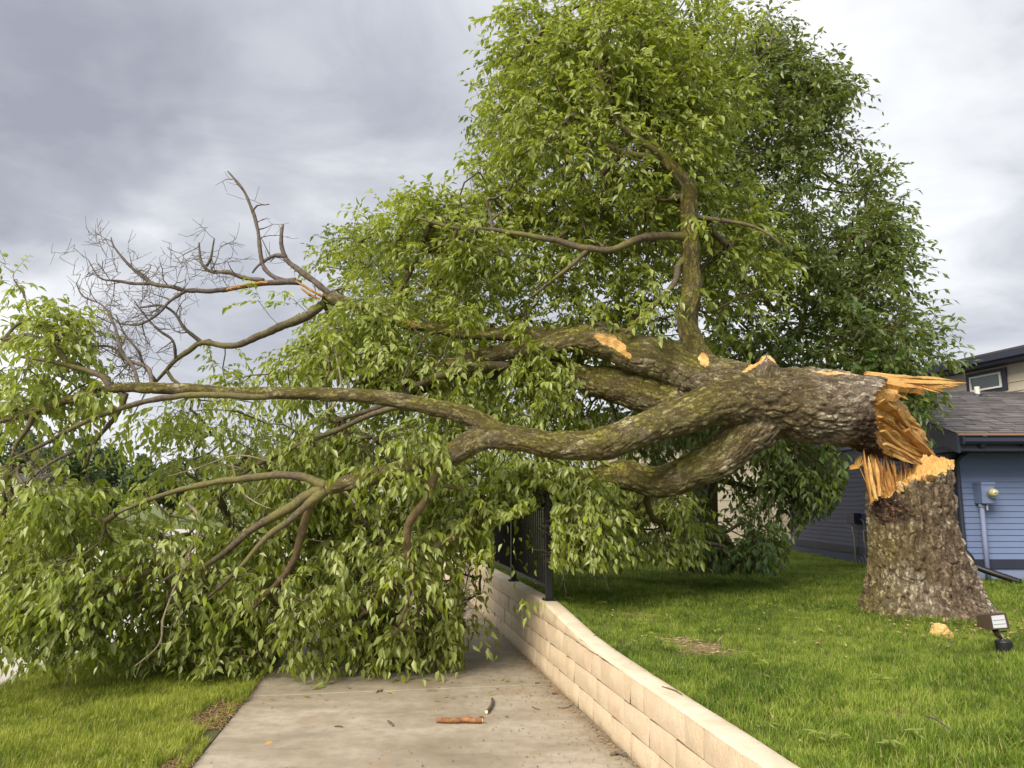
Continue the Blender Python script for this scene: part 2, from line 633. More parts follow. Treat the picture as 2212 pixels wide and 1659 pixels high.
def concrete_material():
    m, nt, b = new_mat('concrete')
    p = worldpos(nt)
    sw = nt.vmath('MULTIPLY', p, (0.55, 1.0, 1))
    n1 = nt.noise(sw, 1.6, 6, 0.62, 0.4)
    n2 = nt.noise(p, 9, 6, 0.65)
    n3 = nt.noise(p, 120, 3, 0.6)
    c = nt.ramp(n1, [(0.28, (0.215, 0.175, 0.125)), (0.5, (0.325, 0.277, 0.213)), (0.70, (0.43, 0.382, 0.312))])
    rr_ = nt.n('ShaderNodeObjectInfo').outputs['Random']
    c = nt.mix(1.0, c, nt.mix(rr_, (0.86, 0.86, 0.86), (1.14, 1.13, 1.12)), 'MULTIPLY')
    c = nt.mix(nt.map(n2, 0.35, 0.62, 0.40, 0.0, True), c, (0.20, 0.165, 0.12))
    rust = nt.math('MULTIPLY', nt.map(nt.noise(nt.vmath('ADD', p, (4, 2, 0)), 2.3, 4, 0.6), 0.56, 0.72, 0, 1, True), 0.45)
    c = nt.mix(rust, c, (0.30, 0.20, 0.115))
    st = nt.math('MULTIPLY', nt.map(nt.noise(nt.vmath('ADD', sw, (1, 9, 0)), 3.1, 5, 0.6), 0.60, 0.70, 0, 1, True), 0.4)
    c = nt.mix(st, c, (0.16, 0.145, 0.11))
    c = nt.mix(nt.map(n3, 0.3, 0.45, 0.25, 0), c, (0.14, 0.12, 0.095))
    # dirt along the foot of the wall
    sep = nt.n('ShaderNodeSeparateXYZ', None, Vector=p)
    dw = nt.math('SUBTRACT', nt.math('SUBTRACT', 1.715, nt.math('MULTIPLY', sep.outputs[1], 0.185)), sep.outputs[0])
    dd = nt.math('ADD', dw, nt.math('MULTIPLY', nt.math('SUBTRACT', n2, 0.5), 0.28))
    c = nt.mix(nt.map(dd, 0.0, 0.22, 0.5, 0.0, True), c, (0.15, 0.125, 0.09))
    # faded orange survey paint
    pm = nt.vmath('DISTANCE', nt.vmath('MULTIPLY', p, (1, 0.55, 0)), (PAINT[0], PAINT[1] * 0.55, 0))
    pm = nt.math('ADD', pm, nt.math('MULTIPLY', nt.math('SUBTRACT', n2, 0.5), 0.03))
    c = nt.mix(nt.map(pm, 0.012, 0.028, 0.85, 0.0, True), c, (0.60, 0.30, 0.05))
    nt.set(b.inputs['Base Color'], c)
    nt.set(b.inputs['Roughness'], nt.map(n1, 0.3, 0.7, 0.62, 0.85))
    bump(nt, b, nt.math('ADD', n3, nt.math('MULTIPLY', n2, 0.8)), 0.35, 0.006)
    return m


PAINT = G(580, 1603, 0)


def block_material():
    m, nt, b = new_mat('split_face_block')
    p = worldpos(nt)
    r = nt.n('ShaderNodeObjectInfo').outputs['Random']
    n1 = nt.noise(p, 5, 5, 0.6)
    n2 = nt.noise(nt.vmath('MULTIPLY', p, (1, 1, 0.35)), 42, 5, 0.6, 1.2)
    c = nt.ramp(nt.math('ADD', nt.math('MULTIPLY', n1, 0.85), nt.math('MULTIPLY', r, 0.15)),
                [(0.25, (0.53, 0.42, 0.29)), (0.5, (0.60, 0.485, 0.345)), (0.8, (0.66, 0.55, 0.41))])
    c = nt.mix(nt.map(nt.noise(p, 2.6, 4), 0.5, 0.7, 0, 0.4, True), c, (0.58, 0.40, 0.28))
    c = nt.mix(nt.map(n2, 0.62, 0.74, 0, 0.55, True), c, (0.70, 0.59, 0.44))
    c = nt.mix(nt.map(nt.noise(p, 60, 3), 0.28, 0.36, 0.6, 0), c, (0.22, 0.15, 0.09))
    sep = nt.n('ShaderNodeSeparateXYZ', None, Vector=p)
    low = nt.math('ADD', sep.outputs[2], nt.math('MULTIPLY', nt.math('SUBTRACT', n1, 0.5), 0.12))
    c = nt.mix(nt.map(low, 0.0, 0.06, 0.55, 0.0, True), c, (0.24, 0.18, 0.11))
    nt.set(b.inputs['Base Color'], c)
    b.inputs['Roughness'].default_value = 0.85
    bump(nt, b, nt.math('ADD', n2, nt.math('MULTIPLY', nt.noise(p, 130, 3), 0.3)), 0.75, 0.011)
    return m


BARE = []      # x, y, radius of worn spots in the grass


def soil_material(name, a, bcol, c3, bare=()):
    m, nt, b = new_mat(name)
    p = worldpos(nt)
    n = nt.noise(p, 7, 6, 0.65)
    n2 = nt.noise(p, 1.1, 3, 0.5)
    c = nt.ramp(n, [(0.3, a), (0.6, bcol)])
    c = nt.mix(nt.map(n2, 0.4, 0.65, 0, 0.5, True), c, c3)
    dirt = nt.ramp(nt.noise(p, 22, 6, 0.7), [(0.3, (0.07, 0.042, 0.024)), (0.5, (0.19, 0.125, 0.07)), (0.72, (0.36, 0.27, 0.16))])
    for x, y, r in bare:
        d = nt.vmath('DISTANCE', nt.vmath('MULTIPLY', p, (0.6, 1, 0)), (x * 0.6, y, 0))
        d = nt.math('ADD', d, nt.math('MULTIPLY', nt.math('SUBTRACT', n, 0.5), r * 1.2))
        c = nt.mix(nt.map(d, r * 0.7, r * 1.1, 1.0, 0.0, True), c, dirt)
    nt.set(b.inputs['Base Color'], c)
    b.inputs['Roughness'].default_value = 0.95
    bump(nt, b, nt.noise(p, 60, 4, 0.7), 0.8, 0.02)
    return m


def shingle_material():
    m, nt, b = new_mat('asphalt_shingle')
    p = worldpos(nt)
    t = attr(nt, 'tint').outputs['Fac']
    c = nt.ramp(t, [(0.0, (0.035, 0.033, 0.038)), (0.5, (0.085, 0.078, 0.083)), (1.0, (0.15, 0.135, 0.14))])
    c = nt.mix(nt.noise(p, 160, 2), c, nt.mix(0.5, c, (0.20, 0.19, 0.20)))
    nt.set(b.inputs['Base Color'], c)
    b.inputs['Roughness'].default_value = 0.9
    return m


def glass_material(name, tintc):
    m, nt, b = new_mat(name)
    p = worldpos(nt)
    nt.set(b.inputs['Base Color'], nt.mix(nt.noise(p, 4, 4), tuple(x * 0.5 for x in tintc), tintc))
    b.inputs['Roughness'].default_value = 0.08
    b.inputs['Specular IOR Level'].default_value = 0.9
    return m


M = {}
M['bark'] = bark_material()
M['branch'] = branch_material('branch_bark', (0.045, 0.032, 0.02), (0.13, 0.10, 0.062), 0.6)
M['reddish'] = branch_material('reddish_bark', (0.05, 0.028, 0.016), (0.16, 0.10, 0.055), 0.3)
M['dead'] = branch_material('dead_bark', (0.055, 0.042, 0.036), (0.15, 0.12, 0.105), 0.12)
M['paletwig'] = branch_material('pale_twig', (0.22, 0.18, 0.12), (0.40, 0.34, 0.24), 0.1)
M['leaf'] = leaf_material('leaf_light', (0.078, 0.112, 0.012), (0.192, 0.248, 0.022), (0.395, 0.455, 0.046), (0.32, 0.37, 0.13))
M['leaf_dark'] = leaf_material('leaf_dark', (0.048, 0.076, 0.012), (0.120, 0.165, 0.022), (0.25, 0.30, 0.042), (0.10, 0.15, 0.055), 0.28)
M['leaf_far'] = leaf_material('leaf_distant', (0.05, 0.085, 0.025), (0.09, 0.135, 0.04), (0.14, 0.19, 0.06), (0.12, 0.16, 0.07), 0.3)
M['leaf_one'] = leaf_object_material('leaf_single', (0.14, 0.195, 0.022), (0.34, 0.41, 0.045), (0.27, 0.32, 0.10))
M['grass'] = grass_material('grass_lawn', (0.088, 0.150, 0.016), (0.185, 0.275, 0.030), (0.35, 0.43, 0.070), (0.44, 0.40, 0.17))
M['grass2'] = grass_material('grass_verge', (0.13, 0.18, 0.018), (0.27, 0.335, 0.034), (0.43, 0.48, 0.08), (0.48, 0.43, 0.18))
M['wood'] = wood_material()
M['concrete'] = concrete_material()
M['block'] = block_material()
M['mortar'] = plain('mortar', (0.36, 0.29, 0.20), 0.9, 0.2, 20, bmp=0.5)
for px_, py_, r_ in [(1500, 1392, .16), (1530, 1404, .15), (1370, 1333, .10), (1472, 1380, .08), (1780, 1302, .07), (1400, 1345, .07)]:
    BARE.append((*G(px_, py_, 0.54)[:2], r_))
M['soil'] = soil_material('lawn_soil', (0.030, 0.045, 0.010), (0.075, 0.09, 0.02), (0.10, 0.075, 0.03), BARE)
M['ground'] = soil_material('ground_grass', (0.06, 0.09, 0.025), (0.11, 0.14, 0.04), (0.14, 0.15, 0.06))
M['road'] = plain('road_concrete', (0.44, 0.41, 0.37), 0.85, 0.18, 1.2, bmp=0.3)
M['kerb'] = plain('kerb_concrete', (0.36, 0.33, 0.28), 0.85, 0.2, 5, bmp=0.4)
M['black'] = plain('black_powder_coat', (0.007, 0.007, 0.008), 0.5, 0.2, 8)
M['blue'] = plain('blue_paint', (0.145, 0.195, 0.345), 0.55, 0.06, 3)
M['darkblue'] = plain('dark_blue_side', (0.042, 0.054, 0.10), 0.55, 0.06, 3)  # darker blue for the side wall's boards and foundation strip
M['bluefound'] = plain('blue_foundation', (0.18, 0.22, 0.36), 0.7, 0.1, 3, bmp=0.3)
M['navy'] = plain('navy_trim', (0.022, 0.027, 0.05), 0.5, 0.1, 4)
M['beige'] = plain('beige_siding', (0.50, 0.445, 0.35), 0.65, 0.05, 2)
M['cream'] = plain('cream_wall', (0.66, 0.60, 0.48), 0.7, 0.05, 2)
M['white'] = plain('white_frame', (0.74, 0.72, 0.66), 0.5, 0.04, 3)
M['copper'] = plain('drip_edge', (0.24, 0.135, 0.09), 0.5, 0.15, 6)
M['shingle'] = shingle_material()
M['glass'] = glass_material('window_glass', (0.05, 0.08, 0.07))
M['dial'] = glass_material('meter_glass', (0.62, 0.60, 0.36))
M['brownmetal'] = plain('brown_housing', (0.055, 0.035, 0.025), 0.45, 0.2, 20)
M['chrome'] = plain('steel_fitting', (0.55, 0.55, 0.55), 0.3, 0.1, 20, metal=0.9)
M['conduit'] = plain('grey_conduit', (0.36, 0.33, 0.30), 0.5, 0.1, 10)
M['greybox'] = plain('grey_box', (0.30, 0.30, 0.29), 0.55, 0.1, 10)
M['lens'] = plain('reflector', (0.80, 0.80, 0.78), 0.12, 0.05, 30, metal=0.65)
M['chips'] = plain('wood_mulch', (0.30, 0.20, 0.10), 0.9, 0.5, 30)

# ================================================================== SETTING
def wall_x(Y):
    return 1.715 - 0.185 * Y


WN = np.array((1.0, 0.185)) / math.hypot(1, 0.185)             # across the wall, towards the lawn
WT = np.array((-0.185, 1.0)) / math.hypot(1, 0.185)            # along the wall, away from the camera
WALL_T = 0.17


def wall_top(Y):
    return float(np.interp(Y, [2, 3.5, 4.7, 5.6, 6.0, 6.46, 6.9, 7.45, 7.75, 14, 20], [0.47, 0.49, 0.505, 0.518, 0.528, 0.553, 0.592, 0.645, 0.668, 0.685, 0.69]))


def lawn_h(x, y):
    x = np.asarray(x, float)
    y = np.asarray(y, float)
    wt = np.interp(y, [2, 3.5, 4.7, 5.6, 6.0, 6.46, 6.9, 7.45, 7.75, 14, 20], [0.47, 0.49, 0.505, 0.518, 0.528, 0.553, 0.592, 0.645, 0.668, 0.685, 0.69]) - 0.05
    d = x - (1.715 - 0.185 * y)
    k = np.exp(-np.clip(d, 0, 9) / 1.2)
    h = 0.545 * (1 - k) + wt * k
    h = h + 0.035 * (vnoise(np.stack([x * 0.8, y * 0.8, 0 * x], -1), 5) - 0.5)
    h = h + 0.05 * np.exp(-((x - 3.8) ** 2 + (y - 7.4) ** 2) / 0.5)
    return h


ROAD_X = -4.92


def verge_h(x, y):
    x = np.asarray(x, float)
    y = np.asarray(y, float)
    e = -1.98 - 0.139 * (y - 5.04)
    d = np.clip(e - x, 0, 5)
    return 0.004 - 0.052 * d + 0.03 * (vnoise(np.stack([x * 1.1, y * 1.1, 0 * x], -1), 6) - 0.5) * np.clip(d * 3, 0, 1)


def grid_sheet(name, xs_of_row, ys, hfun, mat, kind='structure', skirt=None):
    """sheet whose rows run between two edges"""
    rows = []
    nx = len(xs_of_row(ys[0]))
    for y in ys:
        xs = np.asarray(xs_of_row(y))
        rows.append(np.stack([xs, np.full(nx, y), hfun(xs, np.full(nx, y))], 1))
    V = np.concatenate(rows)
    i = np.arange(len(ys) - 1)[:, None] * nx
    j = np.arange(nx - 1)[None]
    Q = np.stack([i + j, i + j + 1, i + nx + j + 1, i + nx + j], -1).reshape(-1, 4)
    o = link(name, mesh_np(name, V, Q, mat, True))
    return tag(o, kind=kind)


def build_setting():
    # the ground, one sheet out to the horizon
    g = MB()
    R = 1500.0
    ang = np.linspace(0, 2 * math.pi, 73)[:-1]
    rad = [0.5, 5, 12, 25, 50, 90, 160, 300, 700, R]
    V = [(0, 0, -0.34)]
    for r in rad:
        for a in ang:
            V.append((r * math.cos(a), r * math.sin(a), -0.34))
    n = len(ang)
    T = [(0, 1 + i, 1 + (i + 1) % n) for i in range(n)]
    Q = []
    for k in range(len(rad) - 1):
        for i in range(n):
            a, b = 1 + k * n + i, 1 + k * n + (i + 1) % n
            Q.append((a, a + n, b + n, b))
    g.add(V, Q, T)
    o = g.build('ground', M['ground'])
    tag(o, kind='structure')
    # road to the left
    r = MB()
    r.box((-34, -8, -0.5), (ROAD_X - 0.16, 60, -0.262))
    o = r.build('road', M['road'])
    tag(o, kind='structure')
    k = MB()
    k.box((ROAD_X - 0.15, -8, -0.45), (ROAD_X, 30, -0.165))
    o = k.build('kerb', M['kerb'], bevel=0.015)
    tag(o, kind='structure')
    # grass verge between road and sidewalk
    grid_sheet('verge', lambda y: np.linspace(ROAD_X + 0.0, -1.975 - 0.139 * (y - 5.04), 26), np.linspace(-6, 26, 110), verge_h, M['soil'])
    # raised lawn
    grid_sheet('lawn', lambda y: wall_x(y) + 0.09 + np.concatenate([np.linspace(0, 6, 60), np.linspace(6.3, 30, 20)]), np.concatenate([np.linspace(-6, 14, 150), np.linspace(14.5, 40, 30)]), lawn_h, M['soil'])
    # sidewalk slabs
    sw = empty('sidewalk', (0, 0, 0), kind='structure')
    a = np.array((-2.327 + 2.29, 0.0))
    jd = np.array((0.351 + 2.29, 7.279 - 6.821))
    jd /= np.linalg.norm(jd)

    def joint(y0):
        # joint through left edge at forward distance y0, running along jd
        xl = -1.98 - 0.139 * (y0 - 5.04)
        p = np.array((xl, y0))
        t = (wall_x(y0) - xl + 0.06) / (jd[0] + 0.185 * jd[1])
        return p, p + jd * t

    js = [-5.0, -2.6, -0.2, 2.1, 4.45 - 0.0, 6.82, 9.2, 11.6, 14.0, 16.4]
    js = [-5.0, -2.0, 1.0, 3.9, 6.82, 9.75, 12.7, 15.6, 18.5]
    gap = 0.007
    for i in range(len(js) - 1):
        p0, p1 = joint(js[i])
        q0, q1 = joint(js[i + 1])
        dz = (-0.002, 0.003, 0.0, -0.003, 0.002, 0, 0.002, -0.002, 0)[i]
        zz = dz
        up = np.array((0, 0, 1.0))
        c = [np.array((*p0, 0)) + (0, gap, -0.12), np.array((*p1, 0)) + (0, gap, -0.12), np.array((*q1, 0)) + (0, -gap, -0.12), np.array((*q0, 0)) + (0, -gap, -0.12)]
        t = [k + (0, 0, 0.12 + zz) for k in c]
        MB().hexa(c + t).build('slab', M['concrete'], sw, bevel=0.005)
    # joint filler below
    lo_ = [(-1.98 - 0.139 * (-6 - 5.04) + .03, -6), (wall_x(-6) + .05, -6), (wall_x(18) + .05, 18), (-1.98 - 0.139 * (18 - 5.04) + .03, 18)]
    MB().hexa([(*c, -0.2) for c in lo_] + [(*c, -0.05) for c in lo_]).build('bedding', M['mortar'], sw)


build_setting()


# ------------------------------------------------------------------ retaining wall
def wpt(Y, off, z):
    """a point of the wall: along by Y of the front face line, across by off, height z"""
    return np.array((wall_x(Y) + WN[0] * off, Y + WN[1] * off, z))


def build_wall():
    root = empty('retaining_wall', wpt(4, 0, 0), 'long low tan split-face block wall between the sidewalk and the lawn', 'retaining wall')
    ch = 0.168
    rnd = random.Random(5)
    y_end = 17.0
    joint = 0.008
    n_blocks = 0
    for c in range(5):
        Y = 1.6 + (0.21 if c % 2 else 0.0) + rnd.uniform(-.1, .1)
        while Y < y_end:
            L = rnd.choice([0.24, 0.40, 0.46, 0.62])
            y0, y1 = Y + joint / 2, Y + L - joint / 2
            Y += L
            zb = c * ch + joint / 2
            t0, t1 = min((c + 1) * ch - joint / 2, wall_top(y0) - 0.004), min((c + 1) * ch - joint / 2, wall_top(y1) - 0.004)
            if t0 - zb < 0.010 and t1 - zb < 0.010:
                continue
            t0, t1 = max(t0, zb + 0.003), max(t1, zb + 0.003)
            fo = rnd.uniform(-0.005, 0.004)
            # front face: subdivided and rough
            nx, nz = max(3, int(L / 0.05)), max(2, int((max(t0, t1) - zb) / 0.042))
            V = []
            for jz in range(nz + 1):
                for ix in range(nx + 1):
                    fx, fz = ix / nx, jz / nz
                    yy = y0 + (y1 - y0) * fx
                    zt = t0 + (t1 - t0) * fx
                    z = zb + (zt - zb) * fz
                    edge = min(fx, 1 - fx) < 1e-6 or min(fz, 1 - fz) < 1e-6
                    o = fo + (0.004 if edge else -0.013 * rnd.random())
                    V.append(wpt(yy, o, z))
            Q = [(j * (nx + 1) + i, j * (nx + 1) + i + 1, (j + 1) * (nx + 1) + i + 1, (j + 1) * (nx + 1) + i) for j in range(nz) for i in range(nx)]
            Q = [q[::-1] for q in Q]
            fr_ = list(V)
            nfr = len(V)
            V += fr_
            b = len(V)
            V += [wpt(y0, 0.06, zb), wpt(y1, 0.06, zb), wpt(y1, 0.06, t1), wpt(y0, 0.06, t0)]
            e = nz * (nx + 1)
            Q += [tuple(k_ + (nfr if k_ < nfr else 0) for k_ in q_) for q_ in
                  ([(i, i + 1, b + 1, b) if i == nx - 1 else (i, i + 1, b, b) for i in range(0)] + [(0, nx, b + 1, b), (e, b + 3, b + 2, e + nx), (0, b, b + 3, e), (nx, e + nx, b + 2, b + 1)])]
            mb = MB().add(V, Q)
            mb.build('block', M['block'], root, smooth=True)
            n_blocks += 1
    # core and smooth capping along the top
    ys = np.arange(2.0, y_end + 0.01, 0.12)
    prof = []
    rr = RNG
    for y in ys:
        t = wall_top(y)
        j = (vnoise(np.array([[y * 3.1, 0, 0]]), 3)[0] - 0.5) * 0.008
        prof.append([wpt(y, 0.010, t - 0.016), wpt(y, 0.003 + j, t - 0.010), wpt(y, 0.012 + j, t + 0.003), wpt(y, 0.05, t + 0.006),
                     wpt(y, 0.11, t + 0.005 + j * .4), wpt(y, WALL_T - 0.012, t + 0.003 - j * .5), wpt(y, WALL_T, t - 0.008), wpt(y, WALL_T, -0.1), wpt(y, 0.024, -0.1), wpt(y, 0.024, t - 0.024)])
    prof = np.array(prof)
    n, k = prof.shape[:2]
    V = prof.reshape(-1, 3)
    Q = [(i * k + a, (i + 1) * k + a, (i + 1) * k + (a + 1) % k, i * k + (a + 1) % k) for i in range(n - 1) for a in range(k)]
    V = np.concatenate([V])
    mb = MB().add(V, Q)
    mb.add(V[:k], None, [(0, i + 1, i) for i in range(1, k - 1)])
    mb.add(V[-k:], None, [(0, i, i + 1) for i in range(1, k - 1)])
    mb.build('capping', M['cap'], root, smooth=True)
    return root


def cap_material():
    m, nt, b = new_mat('wall_capping')
    p = worldpos(nt)
    n1 = nt.noise(p, 4, 6, 0.65)
    n2 = nt.noise(p, 40, 5, 0.6)
    c = nt.ramp(n1, [(0.3, (0.53, 0.43, 0.31)), (0.55, (0.64, 0.54, 0.41)), (0.75, (0.71, 0.62, 0.49))])
    c = nt.mix(nt.map(nt.noise(p, 18, 6, 0.7), 0.60, 0.68, 0, 0.55, True), c, (0.33, 0.25, 0.17))
    c = nt.mix(nt.map(n2, 0.64, 0.7, 0, 0.5, True), c, (0.78, 0.70, 0.56))
    nt.set(b.inputs['Base Color'], c)
    b.inputs['Roughness'].default_value = 0.85
    bump(nt, b, n2, 0.5, 0.006)
    return m


M['cap'] = cap_material()
build_wall()


# ------------------------------------------------------------------ fence on the wall
def build_fence():
    root = empty('metal_fence', wpt(7.75, 0.08, 0.67), 'black metal picket fence standing on the tan block wall under the leaves', 'fence')
    posts = [7.76, 9.62, 11.45, 13.3, 15.1]
    off = 0.085
    H = 1.05
    for i, y in enumerate(posts):
        c = wpt(y, off, 0)
        z = wall_top(y) + 0.006
        s = 0.033
        mb = MB()
        ax, ay = WN * s, WT * s

        def ring(zz, k=1.0):
            return [(*(c[:2] + k * (sx * ax + sy * ay)), zz) for sx, sy in ((-1, -1), (1, -1), (1, 1), (-1, 1))]
        lo, hi = ring(z), ring(z + H)
        mb.hexa(lo + hi)
        post = mb.build('post', M['black'], root, bevel=0.006)
        MB().hexa(ring(z + H + 0.0015, 1.12) + ring(z + H + 0.014, 1.12)).build('post_cap', M['black'], post, bevel=0.003)
        pl = MB().hexa(ring(z, 1.75) + ring(z + 0.012, 1.75))
        for sx, sy in ((-1, -1), (1, -1), (1, 1), (-1, 1)):
            q = c[:2] + 1.35 * (sx * ax + sy * ay)
            pl.tube([(*q, z + 0.012), (*q, z + 0.022)], 0.008, 6)
        pl.build('base_plate', M['black'], post)
        if i == 0:
            # channel running down the face of the end post
            q = c - np.array((*(WT * (s + 0.004)), 0))
            MB().obox(q - np.array((*(WN * 0.011), 0)) + (0, 0, z + 0.02), (*(WN * 0.022), 0), (*(WT * 0.006), 0), (0, 0, H - 0.05)).build('channel', M['black'], post)
    for i in range(len(posts) - 1):
        y0, y1 = posts[i], posts[i + 1]
        a, b = wpt(y0, off, 0), wpt(y1, off, 0)
        d = (b - a)[:2]
        L = np.linalg.norm(d)
        d = d / L
        nrm = np.array((d[1], -d[0]))
        za, zb = wall_top(y0), wall_top(y1)
        for hz, nm in ((0.115, 'rail'), (0.90, 'rail')):
            p0 = a[:2] + d * 0.035
            p1 = b[:2] - d * 0.035
            hh = 0.035
            c = []
            for z in (0, hh):
                c += [(*(p0 - nrm * .016), za + hz + z), (*(p0 + nrm * .016), za + hz + z), (*(p1 + nrm * .016), zb + hz + z), (*(p1 - nrm * .016), zb + hz + z)]
            MB().hexa(c).build(nm, M['black'], root, bevel=0.004)
        n = int(round(L / 0.098))
        for k in range(1, n):
            t = k / n
            p = a[:2] + d * L * t
            z = za + (zb - za) * t
            s = 0.0095
            MB().obox((p[0] - s, p[1] - s, z + 0.151), (2 * s, 0, 0), (0, 2 * s, 0), (0, 0, 0.748)).build('picket', M['black'], root)
    # white cable ties on the lower rail
    for y in (8.35, 9.05):
        c = wpt(y, off, wall_top(y) + 0.13)
        T = np.linspace(0, 2 * math.pi, 11)
        pts = [(c[0] + 0.021 * math.cos(t) * WN[0], c[1] + 0.021 * math.cos(t) * WN[1], c[2] + 0.026 * math.sin(t)) for t in T]
        MB().tube(pts, 0.0028, 5).build('cable_tie', M['white'], root)


build_fence()

# ------------------------------------------------------------------ blue house
HX, HY = 6.26, 11.0
EAVE_Z = 2.56


def zat(py, Y):
    return P(1106, py, Y)[2]


def build_house():
    root = empty('blue_house', (HX, HY, 0.5), 'blue lap-sided house with dark shingle roof behind the broken stump', 'house')
    z0, z1 = 0.845, 2.50
    # core walls and foundation
    MB().box((HX + 0.02, HY + 0.02, 0.72), (14, 17.6, 2.62)).build('wall_core', M['navy'], root)
    MB().box((HX + 0.005, HY + 0.005, 0.1), (14, 17.6, 0.718)).build('foundation', M['bluefound'], root)
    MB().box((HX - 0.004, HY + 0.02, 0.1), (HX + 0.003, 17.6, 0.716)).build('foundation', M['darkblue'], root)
    # skirt boards
    MB().box((HX - 0.012, HY - 0.022, 0.72), (13.9, HY + 0.018, z0 - 0.003)).build('skirt_board', M['navy'], root)
    MB().box((HX - 0.022, HY + 0.019, 0.72), (HX + 0.018, 17.6, z0 - 0.003)).build('skirt_board', M['navy'], root)
    # lap siding, one board each
    n = 20
    e = (z1 - z0) / n
    for i in range(n):
        z = z0 + i * e
        # front: wedge profile, thick at the bottom
        pr = [(0, 0.0), (-0.016, 0.0), (-0.003, e + 0.006), (0, e + 0.006)]
        poly = [(HX + 0.105, HY + 0.018 + a, z + b) for a, b in pr]
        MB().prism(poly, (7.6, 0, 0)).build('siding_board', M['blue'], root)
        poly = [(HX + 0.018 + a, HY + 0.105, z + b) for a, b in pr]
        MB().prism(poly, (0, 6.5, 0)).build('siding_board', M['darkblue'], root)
    # corner boards
    MB().box((HX - 0.004, HY - 0.008, z0), (HX + 0.10, HY + 0.017, z1 + 0.03)).build('corner_board', M['navy'], root)
    MB().box((HX - 0.01, HY + 0.0175, z0), (HX + 0.017, HY + 0.10, z1 + 0.03)).build('corner_board', M['navy'], root)
    # roof: front slope, back slope
    rx0, rx1 = 6.02, 14.3
    ey, ez = 10.42, EAVE_Z
    ry, rz = 13.35, 3.52
    by = 2 * ry - ey
    roof = MB()
    th = 0.05
    roof.hexa([(rx0, ey, ez - th), (rx1, ey, ez - th), (rx1, ry, rz - th), (rx0, ry, rz - th), (rx0, ey, ez), (rx1, ey, ez), (rx1, ry, rz), (rx0, ry, rz)])
    roof.hexa([(rx0, ry, rz - th), (rx1, ry, rz - th), (rx1, by, ez - th), (rx0, by, ez - th), (rx0, ry, rz), (rx1, ry, rz), (rx1, by, ez), (rx0, by, ez)])
    ro = roof.build('roof', M['navy'], root)
    # shingles: overlapping tabs
    L = math.hypot(ry - ey, rz - ez)
    d = np.array((0, ry - ey, rz - ez)) / L
    nn = np.array((0, -d[2], d[1]))
    V, Q, tint = [], [], []
    rnd = random.Random(3)
    rows = int(L / 0.125)
    for r in range(rows):
        s0 = r * 0.125 - 0.02
        x = rx0 - 0.01 - rnd.uniform(0, 0.3)
        while x < rx1:
            w = rnd.choice([0.14, 0.2, 0.28, 0.34])
            x0, x1 = max(x, rx0 - 0.01), min(x + w - 0.006, rx1)
            x += w
            if x1 - x0 < 0.02: continue
            lift = 0.014 + rnd.choice([0, 0.006])
            s1 = min(s0 + 0.16, L)
            o = np.array((0, ey, ez))
            pts = []
            for (xx, ss, hh) in ((x0, s0, lift), (x1, s0, lift), (x1, s1, 0.004), (x0, s1, 0.004), (x0, s0, 0.001), (x1, s0, 0.001)):
                pts.append(o + d * ss + nn * hh + np.array((xx, 0, 0)))
            b = len(V)
            V += pts
            Q += [(b, b + 1, b + 2, b + 3), (b + 4, b + 5, b + 1, b), (b + 4, b, b + 3, b + 4)][:2]
            t = rnd.random()
            tint += [t, t]
    me = mesh_np('shingles', V, np.array(Q), M['shingle'], False, dict(tint=('FACE', tint)))
    o = link('shingles', me, ro)
    o['kind'] = 'stuff'
    # ridge caps
    x = rx0
    while x < rx1 - .3:
        MB().hexa([(x, ry - 0.13, rz - 0.03), (x + .31, ry - 0.13, rz - 0.03), (x + .31, ry, rz + 0.022), (x, ry, rz + 0.032), (x, ry - 0.13, rz - 0.018), (x + .31, ry - 0.13, rz - 0.022), (x + .31, ry, rz + 0.034), (x, ry, rz + 0.044)]).build('ridge_cap', M['ridge'], ro)
        x += 0.3
    # fascia, soffit, rake, drip edge, gutter
    MB().box((rx0 + 0.045, ey + 0.01, ez - 0.24), (rx1, ey + 0.035, ez - 0.052)).build('fascia', M['navy'], root)
    MB().box((rx0 + 0.045, ey + 0.036, ez - 0.235), (rx1, HY + 0.3, ez - 0.215)).build('soffit', M['navy'], root)
    rk = MB().prism([(rx0 + 0.0, ey - 0.02, ez - 0.052), (rx0, ry, rz - 0.052), (rx0, ry, rz - 0.27), (rx0, ey - 0.02, ez - 0.27)], (0.04, 0, 0))
    rk.build('rake_board', M['navy'], root)
    MB().prism([(rx0 + 0.0, by + 0.02, ez - 0.052), (rx0, by + .02, ez - 0.27), (rx0, ry + 0.003, rz - 0.27), (rx0, ry + 0.003, rz - 0.052)], (0.04, 0, 0)).build('rake_board', M['navy'], root)
    MB().box((rx0 + 0.02, ey - 0.03, ez - 0.034), (rx1, ey + 0.008, ez - 0.004)).build('drip_edge', M['copper'], root)
    # gable wall above the dark side
    MB().prism([(HX + 0.03, HY + 0.03, 2.5), (HX + 0.03, 17.3, 2.5), (HX + 0.03, 17.3, 2.52), (HX + 0.03, 16.0, 2.62), (HX + 0.03, ry, rz - 0.30), (HX + 0.03, HY + 0.03, 2.66)], (0.05, 0, 0)).build('gable_wall', M['blue'], root)
    # gutter: k-style profile
    gp = [(0, 0), (-0.07, 0), (-0.10, 0.035), (-0.10, 0.085), (-0.112, 0.10), (-0.104, 0.10), (-0.094, 0.088), (-0.094, 0.038), (-0.066, 0.006), (-0.006, 0.006), (-0.006, 0.10), (0, 0.10)]
    gut = MB().prism([(rx0 + 0.06, ey + 0.006 + a, ez - 0.155 + b) for a, b in gp], (rx1 - rx0 - 0.06, 0, 0)).build('gutter', M['navy'], root)
